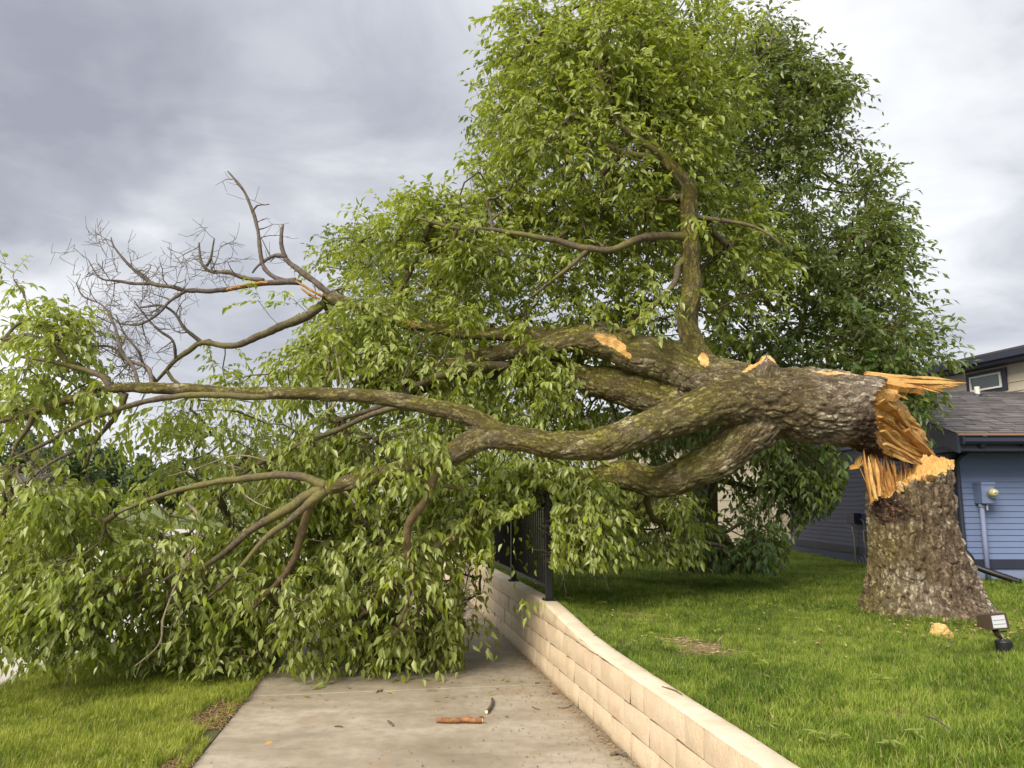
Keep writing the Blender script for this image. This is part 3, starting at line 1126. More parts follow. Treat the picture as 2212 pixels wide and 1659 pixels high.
    MB().box((rx0 + 0.045, ey - 0.10, ez - 0.16), (rx0 + 0.059, ey + 0.005, ez - 0.05)).build('end_cap', M['navy'], gut)
    for xx in (6.9, 7.6, 8.3, 9.0):
        MB().box((xx, ey - 0.09, ez - 0.185), (xx + 0.018, ey + 0.005, ez - 0.157)).build('bracket', M['navy'], gut)
    # downspout: outlet, elbow, back to the corner
    a = P(2127, 944, ey - 0.03)
    pts = [a + (0, 0, 0.02), a + (0, 0, -0.07), a + (-0.06, 0.06, -0.13), (HX + 0.16, HY - 0.07, 2.32), (HX + 0.06, HY - 0.05, 2.22), (HX + 0.05, HY - 0.05, 2.08), (HX + 0.05, HY - 0.05, 0.92)]
    pts, rr = resample(pts, [0.033] * len(pts), 0.05)
    MB().tube(pts, rr, 8).build('downspout', M['navy'], root, smooth=True)
    MB().box((9.5, 10.9, 2.28), (9.8, 11.0, 2.31))
    # black drain hose from the downspout
    pts = [(HX + 0.05, HY - 0.05, 0.95), (HX + 0.10, HY - 0.10, 0.86), P(2082, 1213, 10.86), P(2120, 1229, 10.72), P(2160, 1243, 10.6), P(2205, 1258, 10.5)]
    pts, rr = resample(pts, [0.04] * 6, 0.03)
    rr = rr + 0.004 * (np.arange(len(rr)) % 2)
    ho = link('drain_hose', MB().tube(pts, rr, 10).mesh('drain_hose', M['black'], True))
    tag(ho, 'black drain hose running along the foot of the blue house wall', 'drain hose')
    # plumbing vent on the roof
    b = P(2112, 858, 13.15)
    zr = ez + (13.15 - ey) / (ry - ey) * (rz - ez)
    v = empty('vent_pipe', (b[0], 13.15, zr), 'short white vent pipe sticking up from the shingle roof', 'vent pipe')
    MB().tube([(b[0], 13.15, zr - 0.03), (b[0], 13.15, zr + 0.16)], 0.043, 16).build('pipe', M['white'], v, smooth=False)
    MB().tube([(b[0], 13.15, zr - 0.01), (b[0], 13.12, zr + 0.035)], [0.11, 0.05], 12).build('flashing', M['navy'], v)
    # electric meter on the front wall
    fy = 10.80
    A, B = P(2119, 1042, fy), P(2152, 1088, fy)
    mt = empty('electric_meter', (A[0], HY, B[2]), 'blue painted electric meter box with round glass dial on the blue wall', 'electric meter')
    MB().box((A[0], fy, B[2]), (B[0], HY - 0.0, A[2])).build('box', M['blue'], mt, bevel=0.006)
    MB().box((A[0] - 0.006, fy - 0.012, A[2] - 0.03), (B[0] + 0.006, fy - 0.001, A[2] + 0.004)).build('hood', M['blue'], mt)
    c = P(2140, 1065, fy)
    dial = MB().tube([c, c + (0, -0.03, 0)], 0.068, 24).build('dial_ring', M['chrome'], mt, smooth=False)
    prof = [(0.0, 0.060), (-0.05, 0.058), (-0.085, 0.045), (-0.10, 0.022), (-0.103, 0.003)]
    MB().tube([c + (0, -0.03 + a, 0) for a, _ in prof], [r for _, r in prof], 24).build('dial', M['dial'], dial, smooth=True)
    MB().box((c[0] - 0.028, c[1] - 0.139, c[2] - 0.004), (c[0] + 0.02, c[1] - 0.134, c[2] + 0.014)).build('register', M['greybox'], dial)
    a, b2 = P(2124, 1090, 10.86), None
    MB().tube([(a[0], 10.9, B[2] + 0.01), (a[0], 10.9, 0.45)], 0.032, 12).build('conduit', M['bluefound'], mt, smooth=True)
    MB().tube([(a[0], 10.9, B[2] - 0.0), (a[0], 10.9, B[2] - 0.05)], 0.041, 12).build('collar', M['bluefound'], mt)
    q = B + np.array((-0.10, 0.05, 0))
    MB().tube([q, q - (0, 0, 0.09)], 0.012, 8).build('ground_lug', M['conduit'], mt)
    # conduit and small box on the dark side wall
    x = HX - 0.10
    def side(px, py):
        """on the side wall plane x = const, seen at px,py"""
        u, vv = (px - CX) / FPX, -(py - CY) / FPX
        dd = np.array((u, CP - vv * SP, SP + vv * CP))
        t = x / dd[0]
        return np.array((0, 0, EYE)) + dd * t
    c0, c1 = side(1831, 1108), side(1849, 1132)
    ub = empty('cable_box', (HX, c0[1], c1[2]), 'small navy cable box with thin pale conduit on the dark side wall', 'cable box')
    MB().box((HX - 0.13, c1[1], c1[2]), (HX - 0.002, c0[1], c0[2])).build('box', M['navy'], ub, bevel=0.008)
    cc = side(1838, 1134)
    pts = [(HX - 0.07, cc[1], cc[2] + 0.01), (HX - 0.07, cc[1], cc[2] - 0.12), (HX - 0.05, cc[1] + 0.0, cc[2] - 0.2), (HX - 0.05, cc[1] + 0.0, 0.4)]
    MB().tube(pts, 0.018, 8).build('conduit', M['conduit'], ub, smooth=True)
    d0, d1 = side(1858, 1146), side(1878, 1174)
    gb = empty('telephone_box', (HX, d0[1], d1[2]), 'grey open telephone box with black front and loose cables beside the stump', 'telephone box')
    MB().box((HX - 0.05, d1[1], d1[2]), (HX - 0.002, d0[1], d0[2])).build('back_plate', M['greybox'], gb)
    w = d0[1] - d1[1]
    MB().box((HX - 0.075, d1[1] + w * .28, d1[2] + .01), (HX - 0.051, d0[1] - w * .28, d0[2] - .005)).build('terminal_block', M['black'], gb)
    for k in range(4):
        yy = d1[1] + w * (0.05 + 0.3 * k)
        s = 0.25 + 0.09 * k
        pts = [(HX - 0.05, yy, d1[2] + 0.02), (HX - 0.06, yy + 0.06 * (-1) ** k, d1[2] - s * .4), (HX - 0.045, yy + 0.1, d1[2] - s), (HX - 0.05, yy + 0.25, d1[2] - s * .6)]
        pts, rr = resample(pts, [0.004] * 4, 0.03)
        MB().tube(pts, rr, 5).build('cable', M['greybox'], gb, smooth=True)
    pts = [(HX - 0.05, d0[1] - w * .3, d0[2] - .02), (HX - 0.06, d0[1] - .05, d0[2] + .16), (HX - 0.04, c1[1] - 0.05, c1[2] + 0.09)]
    pts, rr = resample(pts, [0.006] * 3, 0.03)
    MB().tube(pts, rr, 5).build('cable', M['greybox'], gb, smooth=True)


M['ridge'] = plain('ridge_shingle', (0.06, 0.055, 0.06), 0.9, 0.3, 40)
build_house()


def build_upper():
    """beige upper storey rising behind the dark roof"""
    d = np.array((-0.249, 0.969))
    d /= np.linalg.norm(d)
    base = np.array((8.99, 13.5))
    root = empty('beige_house', (8.99, 13.9, 3.0), 'beige upper storey with black-framed window and black eave above the dark roof', 'house')

    def W(s, off, z):
        """along s, outwards off"""
        nrm = np.array((-d[1], d[0]))
        q = base + d * s + nrm * off
        return np.array((q[0], q[1], z))

    def hit(px, py):
        u, v = (px - CX) / FPX, -(py - CY) / FPX
        r = np.array((u, CP - v * SP, SP + v * CP))
        A = np.array([[r[0], -d[0]], [r[1], -d[1]]])
        t, s = np.linalg.solve(A, base)
        return s, EYE + r[2] * t
    s_top, z_e = hit(2200, 760)
    ze = z_e - 0.17
    s0, s1 = -2.2, 6.5

    def slab(name, sa, sb, o0, o1, za, zb, mat, par=root, bevel=0):
        c = [W(sa, o0, za), W(sa, o1, za), W(sb, o1, za), W(sb, o0, za), W(sa, o0, zb), W(sa, o1, zb), W(sb, o1, zb), W(sb, o0, zb)]
        return MB().hexa(c).build(name, mat, par, bevel=bevel)
    slab('wall_core', s0, s1, -3.5, -0.02, 2.6, ze + 0.1, M['beige'])
    n = 9
    e = (ze - 0.02 - 2.62) / n
    for i in range(n):
        z = 2.62 + i * e
        pr = [(-0.018, 0), (0.004, 0), (-0.010, e + 0.004), (-0.018, e + 0.004)]
        poly = [W(s0, a, z + b) for a, b in pr]
        MB().prism(poly[::-1], W(s1, 0, 0) - W(s0, 0, 0)).build('siding_board', M['beige'], root)
    # window
    a, zt = hit(2088, 810)
    b, zt2 = hit(2174, 793)
    _, zb = hit(2090, 853)
    _, zb2 = hit(2176, 845)
    zt = (zt + zt2) / 2
    zb = (zb + zb2) / 2
    lo, hi = min(a, b), max(a, b)
    fr = slab('window', lo, hi, 0.005, 0.03, zb, zt, M['navy'])
    tw = 0.11 * (hi - lo)
    th = 0.17 * (zt - zb)
    g0, g1, h0, h1 = lo + tw, hi - tw, zb + th * .8, zt - th
    b2 = 0.032
    slab('frame', g0, g0 + b2, 0.031, 0.055, h0, h1, M['white'], fr)
    slab('frame', g1 - b2, g1, 0.031, 0.055, h0, h1, M['white'], fr)
    slab('frame', g0 + b2, g1 - b2, 0.031, 0.055, h0, h0 + b2, M['white'], fr)
    slab('frame', g0 + b2, g1 - b2, 0.031, 0.055, h1 - b2, h1, M['white'], fr)
    slab('pane', g0 + b2, g1 - b2, 0.031, 0.036, h0 + b2, h1 - b2, M['glass'], fr)
    # eave
    slab('fascia', s0, s1, 0.26, 0.30, ze - 0.02, ze + 0.15, M['navy'])
    slab('soffit', s0, s1, -0.02, 0.259, ze - 0.02, ze + 0.0, M['navy'])
    slab('gutter', s0, s1, 0.301, 0.39, ze + 0.04, ze + 0.14, M['navy'])
    c = [W(s0, 0.36, ze + 0.152), W(s0, -3.4, ze + 0.9), W(s1, -3.4, ze + 0.9), W(s1, 0.36, ze + 0.152)]
    MB().hexa(c + [k + np.array((0, 0, 0.04)) for k in c]).build('roof', M['ridge'], root)


def build_garage():
    """beige building half hidden behind the leaves"""
    Y = 18.6
    x0, x1 = P(1300, 1100, Y)[0], P(1712, 1100, Y)[0]
    root = empty('beige_garage', (x0, Y, 0.5), 'beige siding building with pale ledge half hidden behind the hanging leaves', 'building')
    MB().box((x0, Y, 0.2), (x1 + 1.5, Y + 4, 3.3)).build('wall_core', M['beige'], root)
    n = 10
    for i in range(n):
        e = 0.245
        z = 0.72 + i * e
        pr = [(0, 0), (-0.02, 0), (-0.008, e + 0.006), (0, e + 0.006)]
        MB().prism([(x0 + .02, Y - 0.002 + a, z + b) for a, b in pr], (x1 - x0 + 1.3, 0, 0)).build('siding_board', M['beige'], root)
    for px, wd in ((1459, 0.12), (1672, 0.14), (1376, 0.12)):
        x = P(px, 1100, Y)[0]
        MB().box((x, Y - 0.055, 0.65), (x + wd, Y - 0.024, 3.2)).build('corner_board', M['cream'], root)
    z = P(1600, 1040, Y)[2]
    MB().box((x0, Y - 0.075, z), (x1 + 1.3, Y - 0.056, z + 0.16)).build('band_board', M['cream'], root)
    z = P(1600, 1178, Y - 0.6)[2]
    a, b = P(1515, 1178, Y - .6)[0], P(1600, 1178, Y - .6)[0]
    MB().box((a, Y - 0.7, z - 0.09), (b, Y - 0.08, z)).build('ledge', M['kerb'], root, bevel=0.01)
    MB().box((a + 0.35, Y - 0.6, 0.35), (b - 0.2, Y - 0.1, z - 0.092)).build('step_box', M['brownmetal'], root)
    a, b = P(1350, 1178, Y - 1.2)[0], P(1476, 1178, Y - 1.2)[0]
    MB().box((a, Y - 1.9, 0.3), (b, Y - 0.75, zat(1173, Y - 1.2))).build('patio_slab', M['kerb'], root, bevel=0.01)
    MB().prism([(x0 - .4, Y - 0.5, 3.25), (x0 - .4, Y + 2, 4.0), (x0 - .4, Y + 4.5, 3.25)], (x1 - x0 + 2, 0, 0)).build('roof', M['ridge'], root)


build_upper()
build_garage()


# ------------------------------------------------------------------ far houses across the road
def far_house(px0, px1, Y, y_eave, y_ridge, y_base, label, wall='cream', wins=3):
    a, b = P(px0, 1090, Y)[0], P(px1, 1090, Y)[0]
    ze, zr = P(1106, y_eave, Y)[2], P(1106, y_ridge, Y + 3)[2]
    zb = -0.34
    root = empty('far_house', (a, Y, zb), label, 'house', 'houses across the road')
    MB().box((a, Y, zb), (b, Y + 7, ze)).build('wall', M[wall], root)
    o = 0.5
    MB().prism([(a - o, Y - o, ze), (a - o, Y + 3.5, zr), (a - o, Y + 7 + o, ze)], (b - a + 2 * o, 0, 0)).build('roof', M['ridge'], root)
    MB().box((a - o, Y - o - 0.05, ze - 0.22), (b + o, Y - o, ze)).build('fascia', M['white'], root)
    for k in range(wins):
        x = a + (b - a) * (k + 0.6) / (wins + 0.3)
        w = MB().box((x - 0.6, Y - 0.07, ze - 1.9), (x + 0.6, Y - 0.005, ze - 0.7)).build('window', M['white'], root)
        MB().box((x - 0.5, Y - 0.09, ze - 1.8), (x + 0.5, Y - 0.071, ze - 0.8)).build('pane', M['glass'], w)


far_house(-140, 56, 70, 1047, 1022, 1100, 'distant cream house with dark roof at the far left edge, behind the lower one')
far_house(14, 96, 58, 1068, 1050, 1100, 'low distant cream house with dark roof in front of the taller one', wins=2)

# ================================================================== TREES
# limbs of the fallen tree: (px, py, forward distance, radius in px)
TRUNK = [(2140, 990, 7.52, 74), (2075, 965, 7.50, 78), (2020, 940, 7.48, 84), (1960, 915, 7.45, 86), (1900, 898, 7.42, 85), (1850, 885, 7.40, 81), (1750, 876, 7.40, 77), (1650, 862, 7.40, 74), (1570, 850, 7.40, 66), (1520, 842, 7.42, 52)]
BIG = {
    'A': [(1620, 868, 7.36, 58), (1545, 872, 7.26, 48), (1480, 892, 7.16, 41), (1400, 926, 7.08, 38), (1320, 953, 7.0, 35), (1245, 966, 6.96, 33), (1150, 952, 6.95, 28), (1070, 938, 6.95, 29), (1030, 950, 6.95, 27), (985, 976, 6.94, 25), (940, 999, 6.93, 24), (850, 1021, 6.92, 20), (770, 1038, 6.90, 17), (705, 1053, 6.90, 18)],
    'A1': [(1080, 935, 6.95, 24), (1040, 912, 6.95, 22), (1000, 894, 6.94, 21), (900, 872, 6.92, 19), (800, 856, 6.9, 18), (700, 850, 6.88, 16), (600, 848, 6.85, 15), (480, 846, 6.8, 15), (380, 839, 6.75, 16), (300, 838, 6.72, 14), (240, 842, 6.7, 12), (140, 866, 6.65, 12), (50, 895, 6.6, 11), (-90, 930, 6.55, 9)],
    'B': [(1600, 838, 7.40, 56), (1530, 815, 7.45, 50), (1460, 788, 7.52, 46), (1380, 762, 7.6, 43), (1300, 742, 7.7, 41), (1250, 735, 7.75, 32), (1200, 742, 7.8, 24), (1130, 748, 7.9, 21), (1060, 765, 8.0, 19), (980, 789, 8.1, 17), (880, 806, 8.2, 13), (780, 830, 8.3, 9)],
    'B2': [(1240, 728, 7.8, 22), (1160, 722, 7.95, 17), (1080, 722, 8.05, 15), (996, 717, 8.1, 14), (938, 708, 8.1, 13), (853, 690, 8.1, 12), (782, 663, 8.1, 12), (697, 643, 8.1, 14)],
    'C': [(1580, 862, 7.5, 56), (1510, 868, 7.62, 52), (1440, 860, 7.75, 48), (1370, 846, 7.85, 44), (1300, 826, 7.95, 38), (1220, 805, 8.05, 28), (1140, 797, 8.2, 21), (1050, 806, 8.3, 17), (960, 828, 8.4, 13), (870, 850, 8.5, 9)],
    'D': [(1650, 905, 7.42, 52), (1590, 955, 7.42, 48), (1540, 995, 7.46, 44), (1474, 1027, 7.55, 37), (1410, 1035, 7.65, 33), (1350, 1028, 7.8, 30), (1290, 1032, 7.95, 26), (1200, 1052, 8.15, 21), (1110, 1085, 8.3, 16), (1030, 1120, 8.45, 11)],
    'E': [(1545, 810, 7.42, 40), (1512, 780, 7.44, 31), (1492, 740, 7.46, 25), (1480, 690, 7.48, 23), (1494, 620, 7.5, 22), (1492, 550, 7.5, 20), (1487, 470, 7.5, 19), (1487, 405, 7.5, 18)],
    'E0': [(1490, 408, 7.5, 15), (1474, 382, 7.5, 15), (1450, 358, 7.5, 14), (1420, 325, 7.52, 12), (1392, 285, 7.55, 10), (1365, 235, 7.58, 9), (1335, 180, 7.6, 8), (1312, 105, 7.6, 6), (1290, 20, 7.65, 4), (1280, -60, 7.7, 3)],
    'K': [(1630, 850, 7.38, 52), (1645, 815, 7.30, 44), (1655, 792, 7.28, 30), (1655, 776, 7.28, 16), (1648, 768, 7.28, 8)],
    'N': [(1262, 965, 6.96, 26), (1242, 982, 6.95, 14), (1238, 992, 6.95, 6)],
}
# branches kept as separate tapered tubes: material key, points
SMALL = [
    ('branch', [(240, 840, 6.7, 9), (221, 815, 6.7, 7), (182, 800, 6.7, 6), (142, 790, 6.65, 5), (99, 778, 6.6, 4), (40, 770, 6.6, 3)]),
    ('branch', [(600, 852, 6.85, 8), (562, 857, 6.8, 7), (479, 853, 6.75, 7), (380, 856, 6.7, 7), (297, 872, 6.68, 6), (215, 899, 6.65, 6), (149, 930, 6.6, 5), (99, 958, 6.6, 4), (30, 990, 6.55, 3)]),
    ('branch', [(271, 850, 6.72, 7), (262, 880, 6.75, 5), (251, 901, 6.8, 5), (228, 926, 6.85, 5), (198, 967, 6.9, 4), (185, 1010, 6.95, 3)]),
    ('branch', [(75, 888, 6.6, 7), (58, 930, 6.62, 5), (35, 962, 6.65, 4), (20, 1010, 6.7, 3)]),
    ('branch', [(705, 1052, 6.9, 12), (660, 1032, 6.9, 9), (600, 1027, 6.9, 9), (540, 1031, 6.88, 8), (470, 1041, 6.86, 7), (400, 1056, 6.84, 6), (330, 1077, 6.8, 5), (250, 1110, 6.78, 3)]),
    ('branch', [(700, 1055, 6.9, 14), (660, 1075, 6.95, 12), (600, 1115, 7.0, 10), (540, 1150, 7.05, 8), (470, 1205, 7.1, 6), (380, 1262, 7.2, 4)]),
    ('branch', [(702, 1060, 6.9, 12), (655, 1098, 6.85, 8), (600, 1142, 6.85, 7), (560, 1178, 6.87, 6), (500, 1245, 6.9, 4), (450, 1290, 6.95, 3)]),
    ('reddish', [(690, 1060, 6.9, 12), (668, 1095, 6.95, 9), (655, 1150, 7.0, 9), (640, 1200, 7.05, 8), (600, 1260, 7.1, 6), (540, 1320, 7.2, 4)]),
    ('reddish', [(942, 1000, 6.92, 14), (934, 1040, 6.9, 9), (918, 1080, 6.9, 8), (893, 1120, 6.9, 9), (880, 1160, 6.92, 9), (880, 1200, 6.95, 7), (890, 1245, 7.0, 6), (880, 1300, 7.05, 4), (860, 1350, 7.1, 3)]),
    ('branch', [(900, 880, 6.98, 9), (850, 880, 7.2, 7), (780, 905, 7.3, 6), (700, 940, 7.35, 6), (650, 958, 7.4, 6), (590, 985, 7.4, 6), (530, 1020, 7.45, 5), (470, 1075, 7.5, 4), (400, 1110, 7.5, 3)]),
    ('branch', [(1100, 790, 8.0, 12), (1020, 795, 7.9, 10), (940, 815, 7.8, 9), (880, 850, 7.7, 8), (820, 880, 7.6, 6), (740, 905, 7.6, 4)]),
    ('branch', [(700, 655, 8.1, 9), (682, 672, 8.1, 10), (655, 689, 8.1, 10), (605, 705, 8.1, 9), (562, 725, 8.1, 8), (512, 748, 8.1, 7), (436, 742, 8.1, 6), (408, 758, 8.1, 6), (380, 778, 8.1, 5), (360, 800, 8.1, 4), (337, 825, 8.1, 3)]),
    ('branch', [(1490, 513, 7.5, 12), (1459, 511, 7.45, 9), (1430, 511, 7.4, 9), (1384, 515, 7.38, 9), (1325, 536, 7.35, 8), (1275, 536, 7.35, 8), (1210, 521, 7.4, 7), (1136, 506, 7.4, 6), (1062, 496, 7.45, 5), (987, 494, 7.5, 4), (900, 470, 7.6, 3)]),
    ('branch', [(1275, 536, 7.35, 6), (1240, 570, 7.4, 5), (1200, 600, 7.5, 4), (1150, 640, 7.6, 3)]),
    ('branch', [(1485, 560, 7.5, 11), (1466, 572, 7.5, 8), (1458, 610, 7.45, 7), (1425, 645, 7.4, 6), (1384, 684, 7.4, 5), (1350, 720, 7.4, 4)]),
    ('branch', [(1495, 468, 7.5, 8), (1530, 472, 7.5, 5), (1560, 476, 7.45, 5), (1610, 484, 7.4, 4), (1650, 500, 7.35, 3), (1690, 530, 7.3, 2)]),
    ('branch', [(1110, 1085, 8.3, 12), (1075, 1098, 8.1, 11), (1045, 1118, 7.7, 10), (1000, 1145, 7.3, 10), (945, 1180, 7.25, 9), (900, 1230, 7.3, 7), (850, 1270, 7.35, 5)]),
    ('branch', [(1400, 1050, 7.7, 9), (1400, 1100, 8.2, 7), (1440, 1140, 8.8, 6), (1500, 1165, 9.2, 5), (1560, 1180, 9.4, 4)]),
    ('branch', [(1310, 110, 7.6, 7), (1250, 190, 7.6, 5), (1200, 150, 7.6, 4), (1150, 90, 7.6, 3)]),
    ('branch', [(1430, 340, 7.5, 9), (1340, 330, 7.4, 7), (1280, 290, 7.4, 6), (1240, 240, 7.4, 4), (1210, 200, 7.4, 3)]),
    ('branch', [(1440, 345, 7.5, 9), (1380, 300, 7.35, 8), (1330, 255, 7.3, 6), (1305, 190, 7.3, 5), (1290, 120, 7.3, 3)]),
    ('branch', [(850, 700, 8.1, 8), (850, 650, 8.3, 6), (880, 600, 8.5, 5), (910, 540, 8.7, 4)]),
]
# bare dead branches up at the left
DEAD = [
    [(782, 663, 8.1, 7), (740, 640, 8.1, 7), (713, 630, 8.08, 8), (680, 604, 8.05, 7), (645, 583, 8.05, 7), (622, 565, 8.05, 6), (612, 545, 8.05, 5), (608, 520, 8.05, 5), (611, 485, 8.05, 3)],
    [(640, 606, 8.0, 7), (612, 606, 8.0, 7), (595, 600, 8.0, 5), (573, 582, 8.0, 5), (564, 550, 8.0, 5), (555, 494, 8.0, 4), (545, 460, 8.0, 4), (530, 422, 8.0, 3), (515, 398, 8.0, 3), (492, 370, 8.0, 1.6)],
    [(619, 556, 8.05, 5), (596, 552, 8.05, 5), (579, 560, 8.02, 4), (560, 573, 8.0, 3), (545, 590, 8.0, 2)],
    [(545, 460, 8.0, 3), (556, 444, 8.0, 2), (582, 441, 8.0, 1)],
    [(489, 626, 8.0, 6), (440, 629, 7.95, 6), (403, 628, 7.95, 5), (372, 618, 7.9, 5), (331, 611, 7.9, 5), (300, 590, 7.9, 4), (268, 560, 7.85, 3), (245, 530, 7.85, 2), (240, 512, 7.85, 1.2)],
    [(570, 606, 8.0, 5), (526, 601, 8.0, 5), (492, 590, 7.95, 5), (456, 589, 7.95, 4), (440, 575, 7.95, 4), (433, 560, 7.95, 3), (430, 524, 7.95, 2)],
    [(446, 575, 7.95, 3), (455, 560, 7.95, 3), (463, 515, 7.95, 1.5)],
    [(331, 611, 7.9, 4), (290, 612, 7.9, 4), (255, 606, 7.88, 3), (215, 600, 7.85, 2), (190, 560, 7.85, 1)],
    [(403, 628, 7.95, 4), (370, 650, 7.9, 4), (340, 680, 7.85, 3), (300, 700, 7.8, 3), (262, 700, 7.8, 2)],
    [(300, 845, 6.75, 5), (290, 800, 6.9, 4), (262, 760, 7.0, 4), (248, 705, 7.1, 3), (222, 660, 7.2, 2), (180, 640, 7.3, 2), (165, 612, 7.3, 1)],
    [(330, 838, 6.75, 5), (318, 795, 6.9, 4), (280, 780, 7.0, 4), (240, 750, 7.1, 3), (200, 748, 7.1, 2)],
    [(436, 742, 8.1, 5), (400, 712, 8.0, 4), (380, 680, 7.95, 3), (350, 660, 7.9, 3), (300, 665, 7.9, 2)],
    [(337, 825, 8.0, 4), (310, 790, 7.9, 3), (300, 760, 7.8, 3), (270, 720, 7.8, 2), (250, 680, 7.8, 1.5)],
    [(380, 778, 8.1, 4), (372, 735, 8.0, 3), (345, 715, 8.0, 3), (320, 690, 8.0, 2), (290, 650, 8.0, 1.5)],
    [(1640, 130, 8.5, 3), (1655, 110, 8.4, 2), (1668, 80, 8.4, 2), (1672, 50, 8.4, 1)],
    [(160, 975, 6.7, 4), (110, 1000, 6.6, 3), (60, 1040, 6.6, 3), (20, 1085, 6.55, 2)],
]
PALE = [
    [(400, 1085, 6.6, 4), (428, 1110, 6.55, 5), (430, 1150, 6.5, 5), (412, 1190, 6.5, 4), (385, 1230, 6.5, 3), (320, 1270, 6.5, 2), (260, 1290, 6.5, 1.5)],
    [(412, 1190, 6.5, 3), (385, 1250, 6.45, 3), (355, 1330, 6.4, 2.5), (345, 1390, 6.4, 2), (290, 1440, 6.4, 1.5)],
    [(0, 1000, 6.5, 2), (20, 1055, 6.5, 2.5), (60, 1080, 6.5, 2), (130, 1100, 6.5, 1.5)],
    [(640, 1020, 6.85, 3), (560, 990, 6.6, 2.5), (500, 985, 6.6, 2), (430, 1010, 6.6, 2), (360, 1030, 6.6, 1.5)],
    [(500, 1000, 6.6, 2.5), (520, 1060, 6.6, 2), (560, 1090, 6.6, 2), (590, 1100, 6.6, 1.5)],
    [(700, 900, 6.9, 2), (735, 850, 7.0, 2.5), (730, 790, 7.1, 2.5), (720, 740, 7.2, 2)],
    [(1330, 1120, 7.0, 2.5), (1300, 1160, 7.0, 2), (1290, 1200, 7.0, 1.5)],
]


def wpts(lst):
    pts = np.array([P(a, b, Y) for a, b, Y, r in lst])
    rad = np.array([r / FPX * Y for a, b, Y, r in lst])
    return pts, rad


def wobble(pts, rad, seed, amt=0.25):
    n = np.stack([fbm(pts * 3.0 + 17 * k + seed, 3, k) - 0.5 for k in range(3)], 1)
    w = np.sin(np.linspace(0, math.pi, len(pts))) ** 0.5
    return pts + n * amt * rad[:, None] * w[:, None] * 2


class Skel:
    pts, rad, dirs = [], [], []


FALLEN_AT = P(1570, 850, 7.4)
fallen = empty('fallen_tree', (FALLEN_AT[0], FALLEN_AT[1], 0.55), 'large snapped tree lying across the sidewalk and wall with leafy crown', 'tree')


def break_edge(th):
    """how far the bark reaches past the break plane; th: 0 = up, 90 = towards the camera"""
    deg = np.degrees(th) % 360
    e = np.interp(deg, [0, 30, 60, 90, 115, 140, 165, 185, 210, 240, 270, 300, 325, 345, 360],
                  [0.02, -0.06, -0.14, -0.18, -0.13, -0.05, 0.14, 0.45, 0.80, 0.92, 0.84, 0.60, 0.26, 0.08, 0.02])
    j = (0.05 + 0.05 * (np.sin(th) < 0.2)) * (fbm(np.stack([np.cos(th) * 4, np.sin(th) * 6, 0 * th], -1), 4, 31, 0.65) - 0.5) * 2
    k = 0.03 * (vnoise(np.stack([np.cos(th) * 26, np.sin(th) * 26, 0 * th], -1), 77) - 0.5) * 2
    return e + j + k


